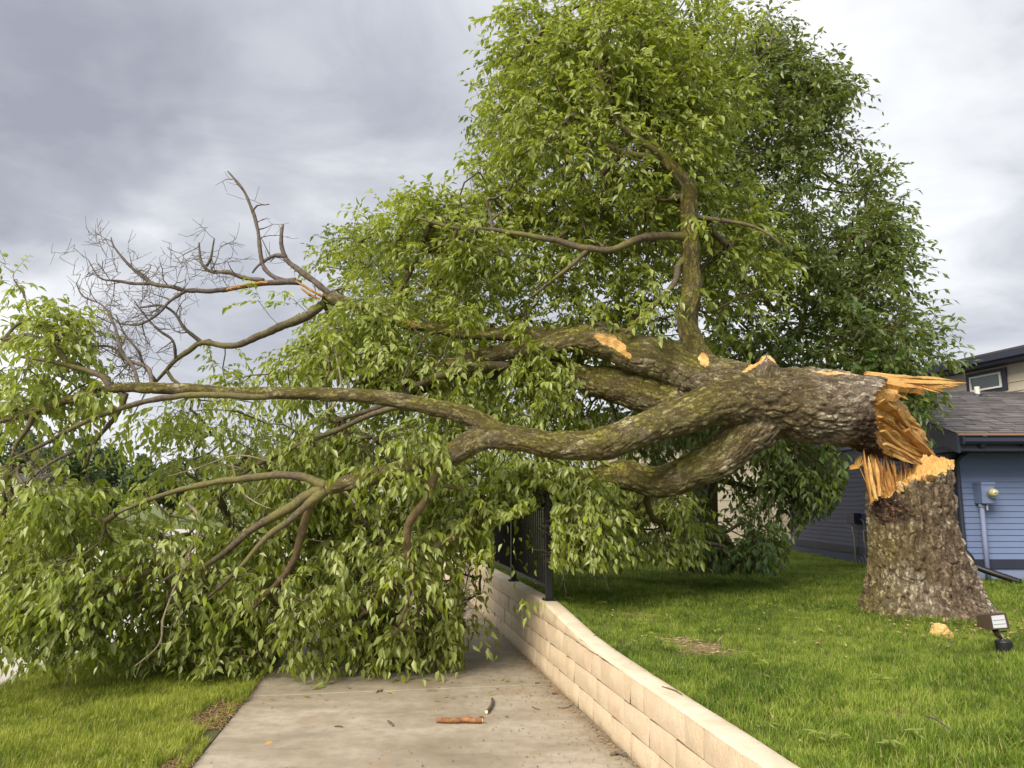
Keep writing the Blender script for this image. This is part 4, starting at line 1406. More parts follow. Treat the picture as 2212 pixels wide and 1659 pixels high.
def build_trunk():
    mb = MB()
    skel = []            # (pts, rad, id, moss)
    order = ['trunk'] + list(BIG)
    for idx, key in enumerate(order):
        lst = TRUNK if key == 'trunk' else BIG[key]
        p, r = wpts(lst)
        if key == 'A1':
            r = r * np.linspace(1.0, 0.8, len(r))
        p, r = resample(p, r, 0.05)
        if key not in ('trunk', 'K', 'N'):
            p = wobble(p, r, idx * 3.1, 0.35)
        r = r * (1 + 0.10 * (fbm(p * 3.5, 3, 40 + idx) - 0.5) * 2)
        V, Q, T = tube_np(p, r, 28)
        mb.add(V, Q, T)
        skel.append((p, r, idx, key))
    tmp = bpy.data.objects.new('tmp', mb.mesh('tmp', None))
    COL.objects.link(tmp)
    md = tmp.modifiers.new('r', 'REMESH')
    md.mode = 'VOXEL'
    md.voxel_size = 0.0125
    ms = tmp.modifiers.new('s', 'SMOOTH')
    ms.factor = 0.5
    ms.iterations = 10
    dg = bpy.context.evaluated_depsgraph_get()
    ev = tmp.evaluated_get(dg)
    me = ev.to_mesh()
    nv = len(me.vertices)
    V = np.empty(nv * 3, np.float32)
    me.vertices.foreach_get('co', V)
    V = V.reshape(-1, 3).astype(float)
    N = np.empty(nv * 3, np.float32)
    me.vertices.foreach_get('normal', N)
    N = N.reshape(-1, 3).astype(float)
    F = np.empty(len(me.loops), np.int32)
    me.loops.foreach_get('vertex_index', F)
    tot = np.empty(len(me.polygons), np.int32)
    me.polygons.foreach_get('loop_total', tot)
    assert (tot == 4).all()
    F = F.reshape(-1, 4)
    ev.to_mesh_clear()
    bpy.data.objects.remove(tmp)
    # nearest skeleton node
    sp = np.concatenate([s[0] for s in skel])
    sr = np.concatenate([s[1] for s in skel])
    sid = np.concatenate([np.full(len(s[0]), s[2]) for s in skel])
    su, sw, st, sa = [], [], [], []
    for p, r, i, k in skel:
        T, U, W = frames(p)
        su.append(U); sw.append(W); st.append(T)
        sa.append(np.concatenate([[0], np.cumsum(np.linalg.norm(np.diff(p, axis=0), axis=1))]))
    su, sw, st, sa = map(np.concatenate, (su, sw, st, sa))
    best = np.zeros(nv, int)
    for a in range(0, nv, 20000):
        d = ((V[a:a + 20000, None] - sp[None]) ** 2).sum(-1)
        d = np.sqrt(d) / sr[None]
        best[a:a + 20000] = d.argmin(1)
    rel = V - sp[best]
    ax = (rel * st[best]).sum(1)
    co = np.stack([(rel * su[best]).sum(1), (rel * sw[best]).sum(1), (sa[best] + ax)], 1)
    vid = sid[best]
    rr = sr[best]
    # bark relief: plates with cracks between them, finer on thinner wood
    k = np.clip(rr / 0.30, 0.22, 1.0)
    size = 0.045 + 0.030 * k
    q = co / size[:, None]
    # round the plate size to steps so cells stay whole
    q[:, 2] *= 0.45
    q = q + (np.stack([vnoise(co * 9, 50 + i) for i in range(3)], 1) - 0.5) * 0.9
    d1, d2, cid = voronoi(q + vid[:, None] * 7.3, 3)
    crack = d2 - d1
    plate = cid
    h = sstep(0.0, 0.35, crack) * (0.6 + 0.7 * cid) - 0.55
    big = fbm(V * 4.5, 3, 9) - 0.5
    fine = fbm(V * 38, 3, 12) - 0.5
    amp = 0.013 * k + 0.002
    disp = h * amp + big * 0.06 * k + fine * 0.022 * k
    # dark rotten burl on the near lower side of the break
    bx, by_ = project(V)
    rotd = np.sqrt(((bx - 1885) / 62) ** 2 + ((by_ - 935) / 62) ** 2) + 0.9 * (fbm(V * 7, 4, 5) - 0.5)
    rot = (1 - sstep(0.55, 1.0, rotd)) * (V[:, 1] < 7.5)
    rot2 = np.sqrt(((bx - 1850) / 90) ** 2 + ((by_ - 975) / 22) ** 2) + 0.8 * (fbm(V * 6, 4, 8) - 0.5)
    rot = np.maximum(rot, 0.75 * (1 - sstep(0.5, 1.1, rot2)))
    disp += rot * (0.035 * (fbm(V * 22, 4, 15) - 0.35) + 0.012)
    Vd = V + N * disp[:, None]
    # mossy upper parts of the limbs, little on the trunk
    moss = np.interp(bx, [1500, 1620, 1760, 1880], [1.0, 0.6, 0.38, 0.05])
    moss = np.where(vid == 0, np.minimum(moss, 0.55), moss)
    moss = moss * (0.74 + 0.26 * sstep(-0.6, 0.5, N[:, 2]))
    knob = np.exp(-(((bx - 1652) / 38) ** 2 + ((by_ - 788) / 22) ** 2))
    moss *= 1 - knob
    # wounds: torn patches of bare wood
    def wound(cx, cy, a, b, ang, grow=0.0):
        c, s_ = math.cos(ang), math.sin(ang)
        u, v = (bx - cx) * c + (by_ - cy) * s_, -(bx - cx) * s_ + (by_ - cy) * c
        e = np.sqrt((u / a) ** 2 + (v / b) ** 2) + 1.1 * (fbm(V * 14, 3, 21) - 0.5)
        return (e < 1) & (N[:, 1] < 0.35)
    bare = wound(1320, 738, 36, 12, 0.40) | wound(1352, 764, 14, 5, 0.6) | wound(1520, 775, 14, 9, 1.0) | wound(1800, 806, 46, 3.2, 0.07) | wound(1630, 786, 26, 4.5, -0.62) | wound(1672, 776, 16, 4, 0.45) | wound(880, 696, 30, 6, 0.25)
    Vd = np.where(bare[:, None], V - N * 0.006 + N * (fine * 0.01)[:, None], Vd)
    # cut away everything past the break
    p, r, i, key = skel[0]
    O = P(1885, 892, 7.42)
    A = P(2010, 935, 7.47) - O
    A /= np.linalg.norm(A)
    Uz = np.array((0, 0, 1.0)) - A * A[2]
    Uz /= np.linalg.norm(Uz)
    Uy = np.cross(A, Uz)
    if Uy[1] > 0: Uy = -Uy
    relb = Vd - O
    s = relb @ A
    cz, cy = relb @ Uz, relb @ Uy
    th = np.arctan2(cy, cz)
    E_ = break_edge(th)
    near = (vid == 0) & (s > -0.6)
    over = (s > E_) & near
    keepf = ~over[F].all(1)
    F = F[keepf]
    # pull the last overhanging vertices back onto the edge
    used = np.zeros(nv, bool)
    used[F.ravel()] = True
    rim = over & used
    Vd[rim] += A[None] * (E_ - s)[rim][:, None]
    s2 = (Vd - O) @ A
    # normals of the displaced surface
    e1 = Vd[F[:, 2]] - Vd[F[:, 0]]
    e2 = Vd[F[:, 3]] - Vd[F[:, 1]]
    fn = np.cross(e1, e2)
    Nn = np.zeros_like(Vd)
    for c in range(4):
        np.add.at(Nn, F[:, c], fn)
    Nn /= np.maximum(np.linalg.norm(Nn, axis=1, keepdims=True), 1e-9)
    # parts: one mesh per limb, sharing one set of normals
    names = {0: 'trunk', order.index('K'): 'knob', order.index('N'): 'limb'}
    merge = {order.index('N'): order.index('A'), order.index('K'): 0, order.index('E0'): order.index('E')}
    fid = vid[F[:, 0]].copy()
    for a, b in merge.items():
        fid[fid == a] = b
    barf = bare[F].sum(1) >= 2
    for i in sorted(set(fid)):
        sel = fid == i
        fs = F[sel]
        uv, inv = np.unique(fs, return_inverse=True)
        fs = inv.reshape(-1, 4)
        at = dict(bark_co=('POINT', co[uv] * 1.0), plate=('POINT', plate[uv]), crack=('POINT', crack[uv]), moss=('POINT', moss[uv]), rot=('POINT', rot[uv]),
                  grain_co=('POINT', np.stack([co[uv][:, 0] * 45, co[uv][:, 1] * 45, co[uv][:, 2] * 4], 1)), tone=('POINT', 0.45 + 0.8 * vnoise(Vd[uv] * 25, 3)))
        me = mesh_np('trunk' if i == 0 else 'limb', Vd[uv], fs, M['bark'], True, at, Nn[uv])
        me.materials.append(M['wood'])
        me.polygons.foreach_set('material_index', barf[sel].astype(np.int32))
        link('trunk' if i == 0 else 'limb', me, fallen)
    # fracture face: follows the rim, hollowed towards the near side, with fibres standing up
    nth, nr = 220, 46
    ths = np.arange(nth) * 2 * math.pi / nth
    relb = Vd - O
    rth = np.arctan2(relb[:, :] @ Uy, relb @ Uz) % (2 * math.pi)
    rho = np.sqrt((relb @ Uy) ** 2 + (relb @ Uz) ** 2)
    rimsel = used & (vid == 0) & (s2 > -0.6) & (np.abs(s2 - break_edge(rth)) < 0.03)
    R = np.zeros(nth)
    for i, t in enumerate(ths):
        dd = np.abs((rth[rimsel] - t + math.pi) % (2 * math.pi) - math.pi)
        w = np.exp(-(dd / 0.05) ** 2)
        R[i] = (w * rho[rimsel]).sum() / max(w.sum(), 1e-6)
    R = R - 0.008
    Eb = break_edge(ths)
    T_, Rh = np.meshgrid(ths, np.linspace(0, 1, nr), indexing='ij')
    y = np.sin(T_) * Rh * R[:, None]
    z = np.cos(T_) * Rh * R[:, None]
    plane = 0.28 - y / 0.38 * 0.50
    w = Rh ** 2.0
    base = Eb[:, None] * w + plane * (1 - w)
    cr = np.stack([y * 9, z * 9, 0 * y], -1)
    ca, sa_ = math.cos(0.75), math.sin(0.75)
    da, db = y * ca + z * sa_, -y * sa_ + z * ca
    wv_ = (fbm(np.stack([y * 6, z * 6, 0 * y], -1), 3, 68) - 0.5) * 1.2
    v1_, v2_, cid_ = voronoi(np.stack([da * 4.2 + wv_, db * 13 + wv_, 0 * y + 0.5], -1).reshape(-1, 3), 64)
    blocky = cid_.reshape(y.shape)
    fib = vnoise(np.stack([y * 34, z * 34, 0 * y], -1), 62)
    fib2 = vnoise(np.stack([y * 80, z * 80, 0 * y], -1), 63)
    mid = np.clip(1 - w, 0, 1)
    sft = base + mid * ((blocky - 0.5) * 0.17 + (fib ** 3 - 0.15) * 0.05 + (fib2 - 0.5) * 0.018 - 0.05) + (1 - mid) * (fib - .5) * 0.02
    # a dark hollow high up
    hol = np.exp(-(((y - 0.05) / 0.07) ** 2 + ((z - 0.17) / 0.08) ** 2))
    sft -= hol * 0.28
    PV = O + A * sft[..., None] + Uy * y[..., None] + Uz * z[..., None]
    Vf = PV.reshape(-1, 3)
    i = np.arange(nth)[:, None]
    j = np.arange(nr - 1)[None]
    i2 = (i + 1) % nth
    Q = np.stack([i * nr + j, i2 * nr + j, i2 * nr + j + 1, i * nr + j + 1], -1).reshape(-1, 4)
    gc = np.stack([y * 60, z * 60, sft * 5], -1).reshape(-1, 3)
    pits = np.exp(-(((y + 0.12) / 0.05) ** 2 + ((z + 0.10) / 0.06) ** 2)) + np.exp(-(((y + 0.26) / 0.06) ** 2 + ((z + 0.20) / 0.05) ** 2)) + 0.7 * np.exp(-(((y + 0.05) / 0.04) ** 2 + ((z - 0.02) / 0.03) ** 2))
    tone = (0.35 + 0.75 * blocky * mid + 0.5 * w - hol * 0.9 - pits * 0.9 * (0.4 + fib)).reshape(-1)
    me = mesh_np('broken_wood', Vf, Q, M['wood'], False, dict(grain_co=('POINT', gc), tone=('POINT', tone)))
    link('broken_wood', me, fallen)
    return O, A, Uy, Uz, sp, sr, sid


def splinter_mesh(p0, p1, w, t, seed, tone=0.7, blunt=0.12):
    """long jagged wedge of wood from p0 to the pointed end p1"""
    rnd = random.Random(seed)
    p0, p1 = np.asarray(p0, float), np.asarray(p1, float)
    d = p1 - p0
    L = np.linalg.norm(d)
    d /= L
    ref = np.array((0, 0, 1.0)) if abs(d[2]) < 0.8 else np.array((1.0, 0, 0))
    u = np.cross(d, ref); u /= np.linalg.norm(u)
    v = np.cross(d, u)
    a = rnd.uniform(-0.5, 0.5)
    u, v = u * math.cos(a) + v * math.sin(a), -u * math.sin(a) + v * math.cos(a)
    n = 9
    V = []
    bend = (u * rnd.uniform(-1, 1) + v * rnd.uniform(-1, 1)) * L * 0.05
    step = rnd.uniform(0.55, 0.85)
    for i in range(n):
        f = i / (n - 1)
        k = 1.0 if f < step else 1.0 - (1 - blunt) * ((f - step) / (1 - step)) ** 0.8
        k *= rnd.uniform(0.82, 1.1)
        c = p0 + d * L * f + bend * math.sin(f * math.pi)
        for sx, sy in ((-1, -0.7), (0.1, -1), (1, -0.4), (0.8, 0.9), (-0.3, 1), (-1, 0.4)):
            V.append(c + u * sx * w * k * rnd.uniform(0.75, 1.1) + v * sy * t * k * rnd.uniform(0.75, 1.1) + d * rnd.uniform(-.5, .5) * w)
    V = np.array(V)
    Q = [(i * 6 + j, i * 6 + (j + 1) % 6, (i + 1) * 6 + (j + 1) % 6, (i + 1) * 6 + j) for i in range(n - 1) for j in range(6)]
    T = [(0, j + 1, j) for j in range(1, 5)] + [((n - 1) * 6, (n - 1) * 6 + j, (n - 1) * 6 + j + 1) for j in range(1, 5)]
    rel = V - p0
    gc = np.stack([rel @ u * 90, rel @ v * 90, rel @ d * 5 + seed], 1)
    return mesh_np('splinter', V, [np.array(Q), np.array(T)], M['wood'], False, dict(grain_co=('POINT', gc), tone=('POINT', np.full(len(V), tone))))


BO, BA, BUy, BUz, SKP, SKR, SKI = build_trunk()


def build_splinters():
    Y = 7.50
    # the long tongue reaching right from the top of the break
    specs = [((1868, 812, Y), (2086, 827, Y + .02), 5.5, 7, .75), ((1880, 820, Y - .03), (2070, 832, Y), 5, 7, .65), ((1900, 821, Y + .05), (2062, 822, Y + .05), 3.5, 4, .9),
             ((1930, 832, Y), (2084, 832, Y + .04), 3, 4, .45), ((1900, 828, Y - .06), (1990, 838, Y - .02), 15, 13, .6), ((1885, 842, Y - .12), (1945, 856, Y - .08), 17, 13, .8),
             ((1935, 840, Y - .02), (2000, 848, Y + .02), 10, 9, .5), ((1990, 832, Y), (2046, 846, Y + .03), 3, 3, .4), ((1985, 836, Y), (2030, 848, Y), 2, 3, .7), ((1940, 850, Y), (1962, 864, Y - .05), 2.5, 3, .6),
             ((1900, 850, Y - .02), (1925, 872, Y + .05), 9, 9, .3), ((2035, 831, Y), (2066, 838, Y + .02), 5, 3, .7),
             ((1870, 806, Y + .02), (1990, 816, Y + .03), 4, 4, .9)]
    # fibres lying across the face
    specs += [((1915, 962, 7.28), (1972, 985, 7.40), 3.5, 3, .8), ((1922, 972, 7.25), (1965, 994, 7.32), 3, 3, .6), ((1925, 950, 7.32), (1985, 972, 7.5), 3, 3, .45),
              ((1930, 982, 7.25), (1975, 1002, 7.32), 4, 4, .9),
              ((1902, 868, 7.12), (1990, 925, 7.58), 15, 4, .85), ((1896, 900, 7.08), (1965, 950, 7.42), 12, 4, .55), ((1935, 885, 7.30), (2006, 962, 7.66), 13, 5, 1.0),
              ((1905, 930, 7.10), (2002, 990, 7.50), 10, 4, .7), ((1955, 930, 7.40), (2018, 996, 7.62), 11, 6, .4), ((1912, 958, 7.16), (1995, 1004, 7.40), 7, 4, .95)]
    # torn strips joining stump and trunk
    rnd = random.Random(9)
    for i in range(44):
        f = i / 43
        x0 = 1880 + 78 * f + rnd.uniform(-3, 3)
        y0 = 1062 - 12 * f + rnd.uniform(-6, 22)
        lean = rnd.uniform(-12, 10)
        x1 = 1862 + 92 * f + lean
        y1 = 985 + 14 * f + rnd.uniform(-12, 20)
        Yd = 7.40 + rnd.uniform(-0.08, 0.22)
        specs.append(((x0, y0, Yd), (x1, y1, Yd + rnd.uniform(-.08, .08)), rnd.uniform(1.0, 3.6), rnd.uniform(1.0, 2.4), rnd.uniform(.15, 1.0)))
    specs += [((1862, 1000, 7.45), (1836, 1012, 7.4), 10, 3, .6), ((1858, 985, 7.5), (1848, 1016, 7.42), 9, 3, .75)]
    for k, (a, b, w, t, tone) in enumerate(specs):
        me = splinter_mesh(P(*a), P(*b), w / FPX * 7.5, t / FPX * 7.5, 100 + k, tone)
        link('splinter', me, fallen)


build_splinters()


# ------------------------------------------------------------------ the stump
STX, STY, STZ = 3.82, 7.42, 0.50


def build_stump():
    root = empty('tree_stump', (STX, STY, 0.55), 'tall broken tree stump with flared base and orange splintered top on the lawn', 'tree stump')
    nth, nz = 420, 230
    th = np.arange(nth) * 2 * math.pi / nth            # 0 = right, 270 = towards the camera
    deg = np.degrees(th)
    ztop = np.interp(deg, [0, 20, 45, 90, 130, 158, 170, 180, 187, 200, 215, 232, 250, 270, 285, 300, 320, 340, 360],
                     [zat(1004, 7.4), zat(1018, 7.5), zat(1025, 7.5), zat(1035, 7.7), zat(1020, 7.6), zat(1000, 7.5), zat(978, 7.4), zat(984, 7.4), zat(1030, 7.4), zat(1078, 7.3), zat(1074, 7.2), zat(1052, 7.1), zat(1042, 7.03), zat(1034, 7.0), zat(1028, 7.03), zat(1022, 7.1), zat(1008, 7.2), zat(1000, 7.3), zat(1004, 7.4)])
    cs = np.stack([np.cos(th), np.sin(th), 0 * th], 1)
    ztop = ztop + 0.035 * (fbm(cs * 7, 4, 3, 0.7) - 0.5) * 2 + 0.022 * (vnoise(cs * 30, 4) - 0.5) * 2
    f = np.linspace(0, 1, nz)
    TH, F_ = np.meshgrid(th, f, indexing='ij')
    z = STZ - 0.08 + (ztop[:, None] - STZ + 0.08) * F_
    hz = np.clip(z - STZ, 0, 3)
    # root flare with buttresses
    lob = 0.5 + 0.5 * np.cos(5 * TH + 0.6) * 0.6 + 0.25 * np.cos(9 * TH + 2.0)
    dd = (np.degrees(TH) + 180) % 360 - 180
    right = np.exp(-((dd + 15) / 24) ** 2)
    front = np.exp(-(((np.degrees(TH) - 290)) / 22) ** 2)
    leftr = np.exp(-(((np.degrees(TH) - 195)) / 26) ** 2)
    flare = 0.20 * np.exp(-hz / 0.40) + (0.05 * lob + 0.21 * right + 0.20 * front + 0.05 * leftr) * np.exp(-hz / 0.13)
    rad = 0.352 + flare + 0.015 * np.cos(2 * TH + 1) + 0.03 * (1 - sstep(0, 1.2, hz))
    cxs = STX + 0.02 - 0.055 * sstep(0.2, 1.4, hz)
    x = cxs + np.cos(TH) * rad
    y = STY + np.sin(TH) * rad
    Pn = np.stack([x, y, z], -1).reshape(-1, 3)
    nrm = np.stack([np.cos(TH), np.sin(TH), 0.25 * np.exp(-hz / .2)], -1).reshape(-1, 3)
    nrm /= np.linalg.norm(nrm, axis=1, keepdims=True)
    co = np.stack([np.cos(TH) * rad, np.sin(TH) * rad, z], -1).reshape(-1, 3)
    q = co / 0.062
    q[:, 2] *= 0.42
    q += (np.stack([vnoise(co * 8, 80 + i) for i in range(3)], 1) - 0.5) * 1.1
    d1, d2, cid = voronoi(q, 6)
    crack = d2 - d1
    h = sstep(0, 0.35, crack) * (0.5 + 0.9 * cid) - 0.6
    ridg = np.abs(fbm(np.stack([np.cos(TH) * 7, np.sin(TH) * 7, z * 1.2], -1).reshape(-1, 3), 4, 23) - 0.5) * 2
    disp = h * 0.020 + (fbm(Pn * 4, 3, 8) - 0.5) * 0.05 + (fbm(Pn * 40, 3, 18) - 0.5) * 0.03 + (ridg - 0.3) * 0.045
    bx, by_ = project(Pn)
    frontm = Pn[:, 1] < STY + 0.1
    rotd = np.sqrt(((bx - 1916) / 66) ** 2 + ((by_ - 1088) / 56) ** 2) + 1.0 * (fbm(Pn * 8, 4, 2) - 0.5)
    rot = (1 - sstep(0.5, 1.0, rotd)) * frontm
    hole = np.exp(-(((bx - 1945) / 13) ** 2 + ((by_ - 1062) / 11) ** 2)) * frontm
    disp += rot * 0.05 * (fbm(Pn * 20, 4, 55) - 0.55) * 2 - hole * 0.06
    Pd = Pn + nrm * disp[:, None]
    i = np.arange(nth)[:, None]
    j = np.arange(nz - 1)[None]
    i2 = (i + 1) % nth
    Q = np.stack([i * nz + j, i2 * nz + j, i2 * nz + j + 1, i * nz + j + 1], -1).reshape(-1, 4)
    moss = 0.55 * np.exp(-(((np.degrees(TH) - 195 + 180) % 360 - 180) / 55) ** 2).reshape(-1) * (1 - 0.4 * rot)
    at = dict(bark_co=('POINT', co), plate=('POINT', cid), crack=('POINT', crack), moss=('POINT', moss), rot=('POINT', np.maximum(rot, hole)))
    link('bark', mesh_np('bark', Pd, Q, M['bark'], True, at), root)
    # broken top: fibres standing up
    rimp = Pd.reshape(nth, nz, 3)[:, -1]
    cen = rimp.mean(0)
    nr = 60
    Rh = np.linspace(0, 1, nr)[None, :, None]
    base = cen[None, None] * (1 - Rh) + rimp[:, None] * Rh
    Vt = base.copy()
    xx, yy = base[..., 0] - STX, base[..., 1] - STY
    w = (Rh[..., 0]) ** 5
    block = np.floor(vnoise(np.stack([xx * 9, yy * 9, 0 * xx], -1), 71) * 6) / 6
    fib = vnoise(np.stack([xx * 36, yy * 36, 0 * xx], -1), 72)
    up = (block - 0.45) * 0.14 + fib ** 3 * 0.08 + (vnoise(np.stack([xx * 90, yy * 90, 0 * xx], -1), 73) - .5) * 0.03
    up += 0.10 * sstep(0.0, 0.3, xx) - 0.10 * np.exp(-((xx + 0.18) / 0.16) ** 2)
    Vt[..., 2] = base[..., 2] + up * (1 - w) - 0.004
    Vt[..., :2] = Vt[..., :2] * 1.0
    Vt[:, -1] = rimp - nrm.reshape(nth, nz, 3)[:, -1] * 0.003
    j = np.arange(nr - 1)[None]
    Q = np.stack([i * nr + j, i2 * nr + j, i2 * nr + j + 1, i * nr + j + 1], -1).reshape(-1, 4)
    gc = np.stack([xx * 60, yy * 60, Vt[..., 2] * 6], -1).reshape(-1, 3)
    tone = (0.38 + 0.6 * block * (1 - w) + 0.38 * w).reshape(-1)
    link('broken_wood', mesh_np('broken_wood', Vt.reshape(-1, 3), Q, M['wood'], False, dict(grain_co=('POINT', gc), tone=('POINT', tone))), root)
    # pale torn wood hanging over the front rim
    rnd = random.Random(4)
    for k in range(40):
        a = math.radians(rnd.choice([rnd.uniform(240, 345), rnd.uniform(0, 240)]))
        ii = int((a % (2 * math.pi)) / (2 * math.pi) * nth)
        p = rimp[ii] - np.array((math.cos(a), math.sin(a), 0)) * rnd.uniform(0.0, 0.05)
        up_ = rnd.uniform(0.0, 0.035)
        lo = rnd.uniform(0.02, 0.05)
        p0 = p - np.array((0, 0, lo)) - np.array((math.cos(a), math.sin(a), 0)) * 0.015
        p1 = p + np.array((rnd.uniform(-.02, .02) + .01 * math.cos(a), rnd.uniform(-.02, .02) + .01 * math.sin(a), up_))
        link('splinter', splinter_mesh(p0, p1, rnd.uniform(.02, .05), rnd.uniform(.010, .022), 300 + k, rnd.uniform(.8, 1.15), 0.7), root)
    # strip of bark and wood still standing at the left
    for k, (a, b, w_, t_, tone_) in enumerate([((1884, 1085, 7.25), (1866, 972, 7.3), 7, 3, .5), ((1893, 1080, 7.2), (1876, 985, 7.28), 5, 3, .9), ((1900, 1072, 7.22), (1890, 990, 7.3), 4, 3, .7)]):
        link('splinter', splinter_mesh(P(*a), P(*b), w_ / FPX * 7.3, t_ / FPX * 7.3, 400 + k, tone_), root)
    # sawn root end on the right with dark ring
    c = P(2142, 1318, 7.25)
    rg = MB().tube([c + (-.10, .06, -.03), c + (0, 0, 0.0), c + (0.03, -0.02, 0.005)], [0.05, 0.045, 0.036], 12)
    rg.build('root_end', M['reddish'], root, smooth=True)
    return root


build_stump()


# ================================================================== FOLIAGE
ALLIMB = []
for key, lst in list(BIG.items()) + [('t', TRUNK)]:
    ALLIMB += [lst[:{'B': 6, 'C': 5, 'B2': 0, 'D': 6, 'A1': 12, 'E0': 3}.get(key, 99)]]
for i_ in (1, 4, 5, 11, 12):
    ALLIMB.append(SMALL[i_][1])


def limb_samples():
    out = []
    for lst in ALLIMB:
        a = np.array(lst, float)
        for i in range(len(a) - 1):
            n = max(2, int(np.hypot(*(a[i + 1, :2] - a[i, :2])) / 10))
            for t in np.arange(n) / n:
                out.append(a[i] * (1 - t) + a[i + 1] * t)
    return np.array(out)


LS = limb_samples()


def hides_limb(p, margin, slack=0.12):
    """true for points that stand between the camera and a limb"""
    x, y = project(p)
    res = np.zeros(len(p), bool)
    big = LS[LS[:, 3] > 6]
    for a in range(0, len(p), 4000):
        d = np.hypot(x[a:a + 4000, None] - big[None, :, 0], y[a:a + 4000, None] - big[None, :, 1])
        hit = (d < big[None, :, 3] + margin) & (p[a:a + 4000, 1][:, None] < big[None, :, 2] + slack)
        res[a:a + 4000] = hit.any(1)
    return res


def sample_blobs(blobs, seed):
    rng = np.random.default_rng(seed)
    out = []
    blobs = [(*b[:6], int(b[6] * 0.95)) for b in blobs]
    for cx, cy, Y, rx, ry, rY, n in blobs:
        k = 0
        v = rng.normal(size=(n * 3, 3))
        v /= np.linalg.norm(v, axis=1, keepdims=True)
        v *= (rng.random((n * 3, 1)) ** 0.42)
        lump = fbm(v * 3.2 + cx * 0.01, 3, 5)
        keep = v[lump > 0.46][:n]
        for q in keep:
            out.append(P(cx + q[0] * rx, cy + q[1] * ry, Y + q[2] * rY))
    return np.array(out)


def ground_at(p):
    x, y = p[:, 0], p[:, 1]
    wx = 1.715 - 0.185 * y
    g = np.where(x > wx, lawn_h(x, y), np.where(x < ROAD_X, -0.26, np.minimum(verge_h(x, y), 0.0)))
    return np.where((x > wx - 0.02) & (x < wx + WALL_T + .02), 0.70, g)


def grow(attract, seeds_p, seeds_d, rng, step=0.16, up=0.0):
    """joins every attractor to the nearest wood already grown"""
    cap = len(seeds_p) + len(attract) * 9 + 10
    pos = np.zeros((cap, 3)); par = np.full(cap, -1); dr = np.zeros((cap, 3))
    n = len(seeds_p)
    pos[:n] = seeds_p; dr[:n] = seeds_d
    ns = n
    d0 = np.empty(len(attract))
    for a in range(0, len(attract), 500):
        d0[a:a + 500] = np.sqrt(((attract[a:a + 500, None] - seeds_p[None]) ** 2).sum(-1)).min(1)
    chains, tips = [], []
    for i in np.argsort(d0):
        t = attract[i]
        dd = pos[:n] - t
        dist = np.sqrt((dd ** 2).sum(1))
        # prefer wood that points at the target
        lean = (-dd * dr[:n]).sum(1) / np.maximum(dist, 1e-6)
        j = int((dist * (1.35 - 0.35 * lean)).argmin())
        L = dist[j]
        if L < 0.05:
            continue
        k = int(min(8, max(2, L / step)))
        p0, d0_ = pos[j], dr[j]
        al_ = float(-dd[j].dot(d0_)) / max(L, 1e-6)
        ctrl = p0 + (t - p0) * 0.15 + d0_ * L * 0.30 * max(0.0, (al_ + 0.5) / 1.5) + rng.normal(size=3) * L * 0.10 + np.array((0, 0, up * L))
        last = j
        idx = [j]
        for s in range(1, k + 1):
            f = s / k
            q = p0 * (1 - f) ** 2 + 2 * f * (1 - f) * ctrl + f * f * t
            if s < k: q = q + rng.normal(size=3) * 0.016
            pos[n] = q
            par[n] = last
            e = q - pos[last]
            dr[n] = e / max(np.linalg.norm(e), 1e-6)
            last = n
            idx.append(n)
            n += 1
        chains.append(idx)
        tips.append(last)
    cnt = np.zeros(n)
    cnt[tips] = 1
    for i in range(n - 1, ns - 1, -1):
        if par[i] >= 0: cnt[par[i]] += cnt[i]
    return pos[:n], dr[:n], cnt, chains, tips, ns


LEAF_T = None


def leaf_np(base, dirv, nrm, L, W, fine=True):
    """arrays of leaves: folded blades with drooping tip"""
    n = len(base)
    side = np.cross(dirv, nrm)
    side /= np.maximum(np.linalg.norm(side, axis=1, keepdims=True), 1e-6)
    nrm = np.cross(side, dirv)
    L, W = L[:, None], W[:, None]
    if fine:
        prof = [(0.0, 0, 0), (0.30, -0.5, 0.16), (0.30, 0, -0.02), (0.30, 0.5, 0.16), (0.66, -0.36, 0.02), (0.66, 0, -0.12), (0.66, 0.36, 0.02), (1.0, 0, -0.26)]
        tri = [(0, 1, 2), (0, 2, 3), (1, 4, 5), (1, 5, 2), (2, 5, 6), (2, 6, 3), (4, 7, 5), (5, 7, 6)]
    else:
        prof = [(0.0, 0, 0), (0.42, -0.5, 0.10), (0.42, 0, -0.06), (0.42, 0.5, 0.10), (1.0, 0, -0.22)]
        tri = [(0, 1, 2), (0, 2, 3), (1, 4, 2), (2, 4, 3)]
    V = np.stack([base + dirv * L * a + side * W * b + nrm * L * c * 0.55 for a, b, c in prof], 1)
    k = len(prof)
    F = (np.arange(n)[:, None, None] * k + np.array(tri)[None]).reshape(-1, 3)
    return V.reshape(-1, 3), F, len(tri)


def WALLGAP(y):
    return np.interp(y, [975, 1010, 1060, 1110, 1140, 1180, 1230], [1850, 1835, 1825, 1795, 1740, 1712, 1700])


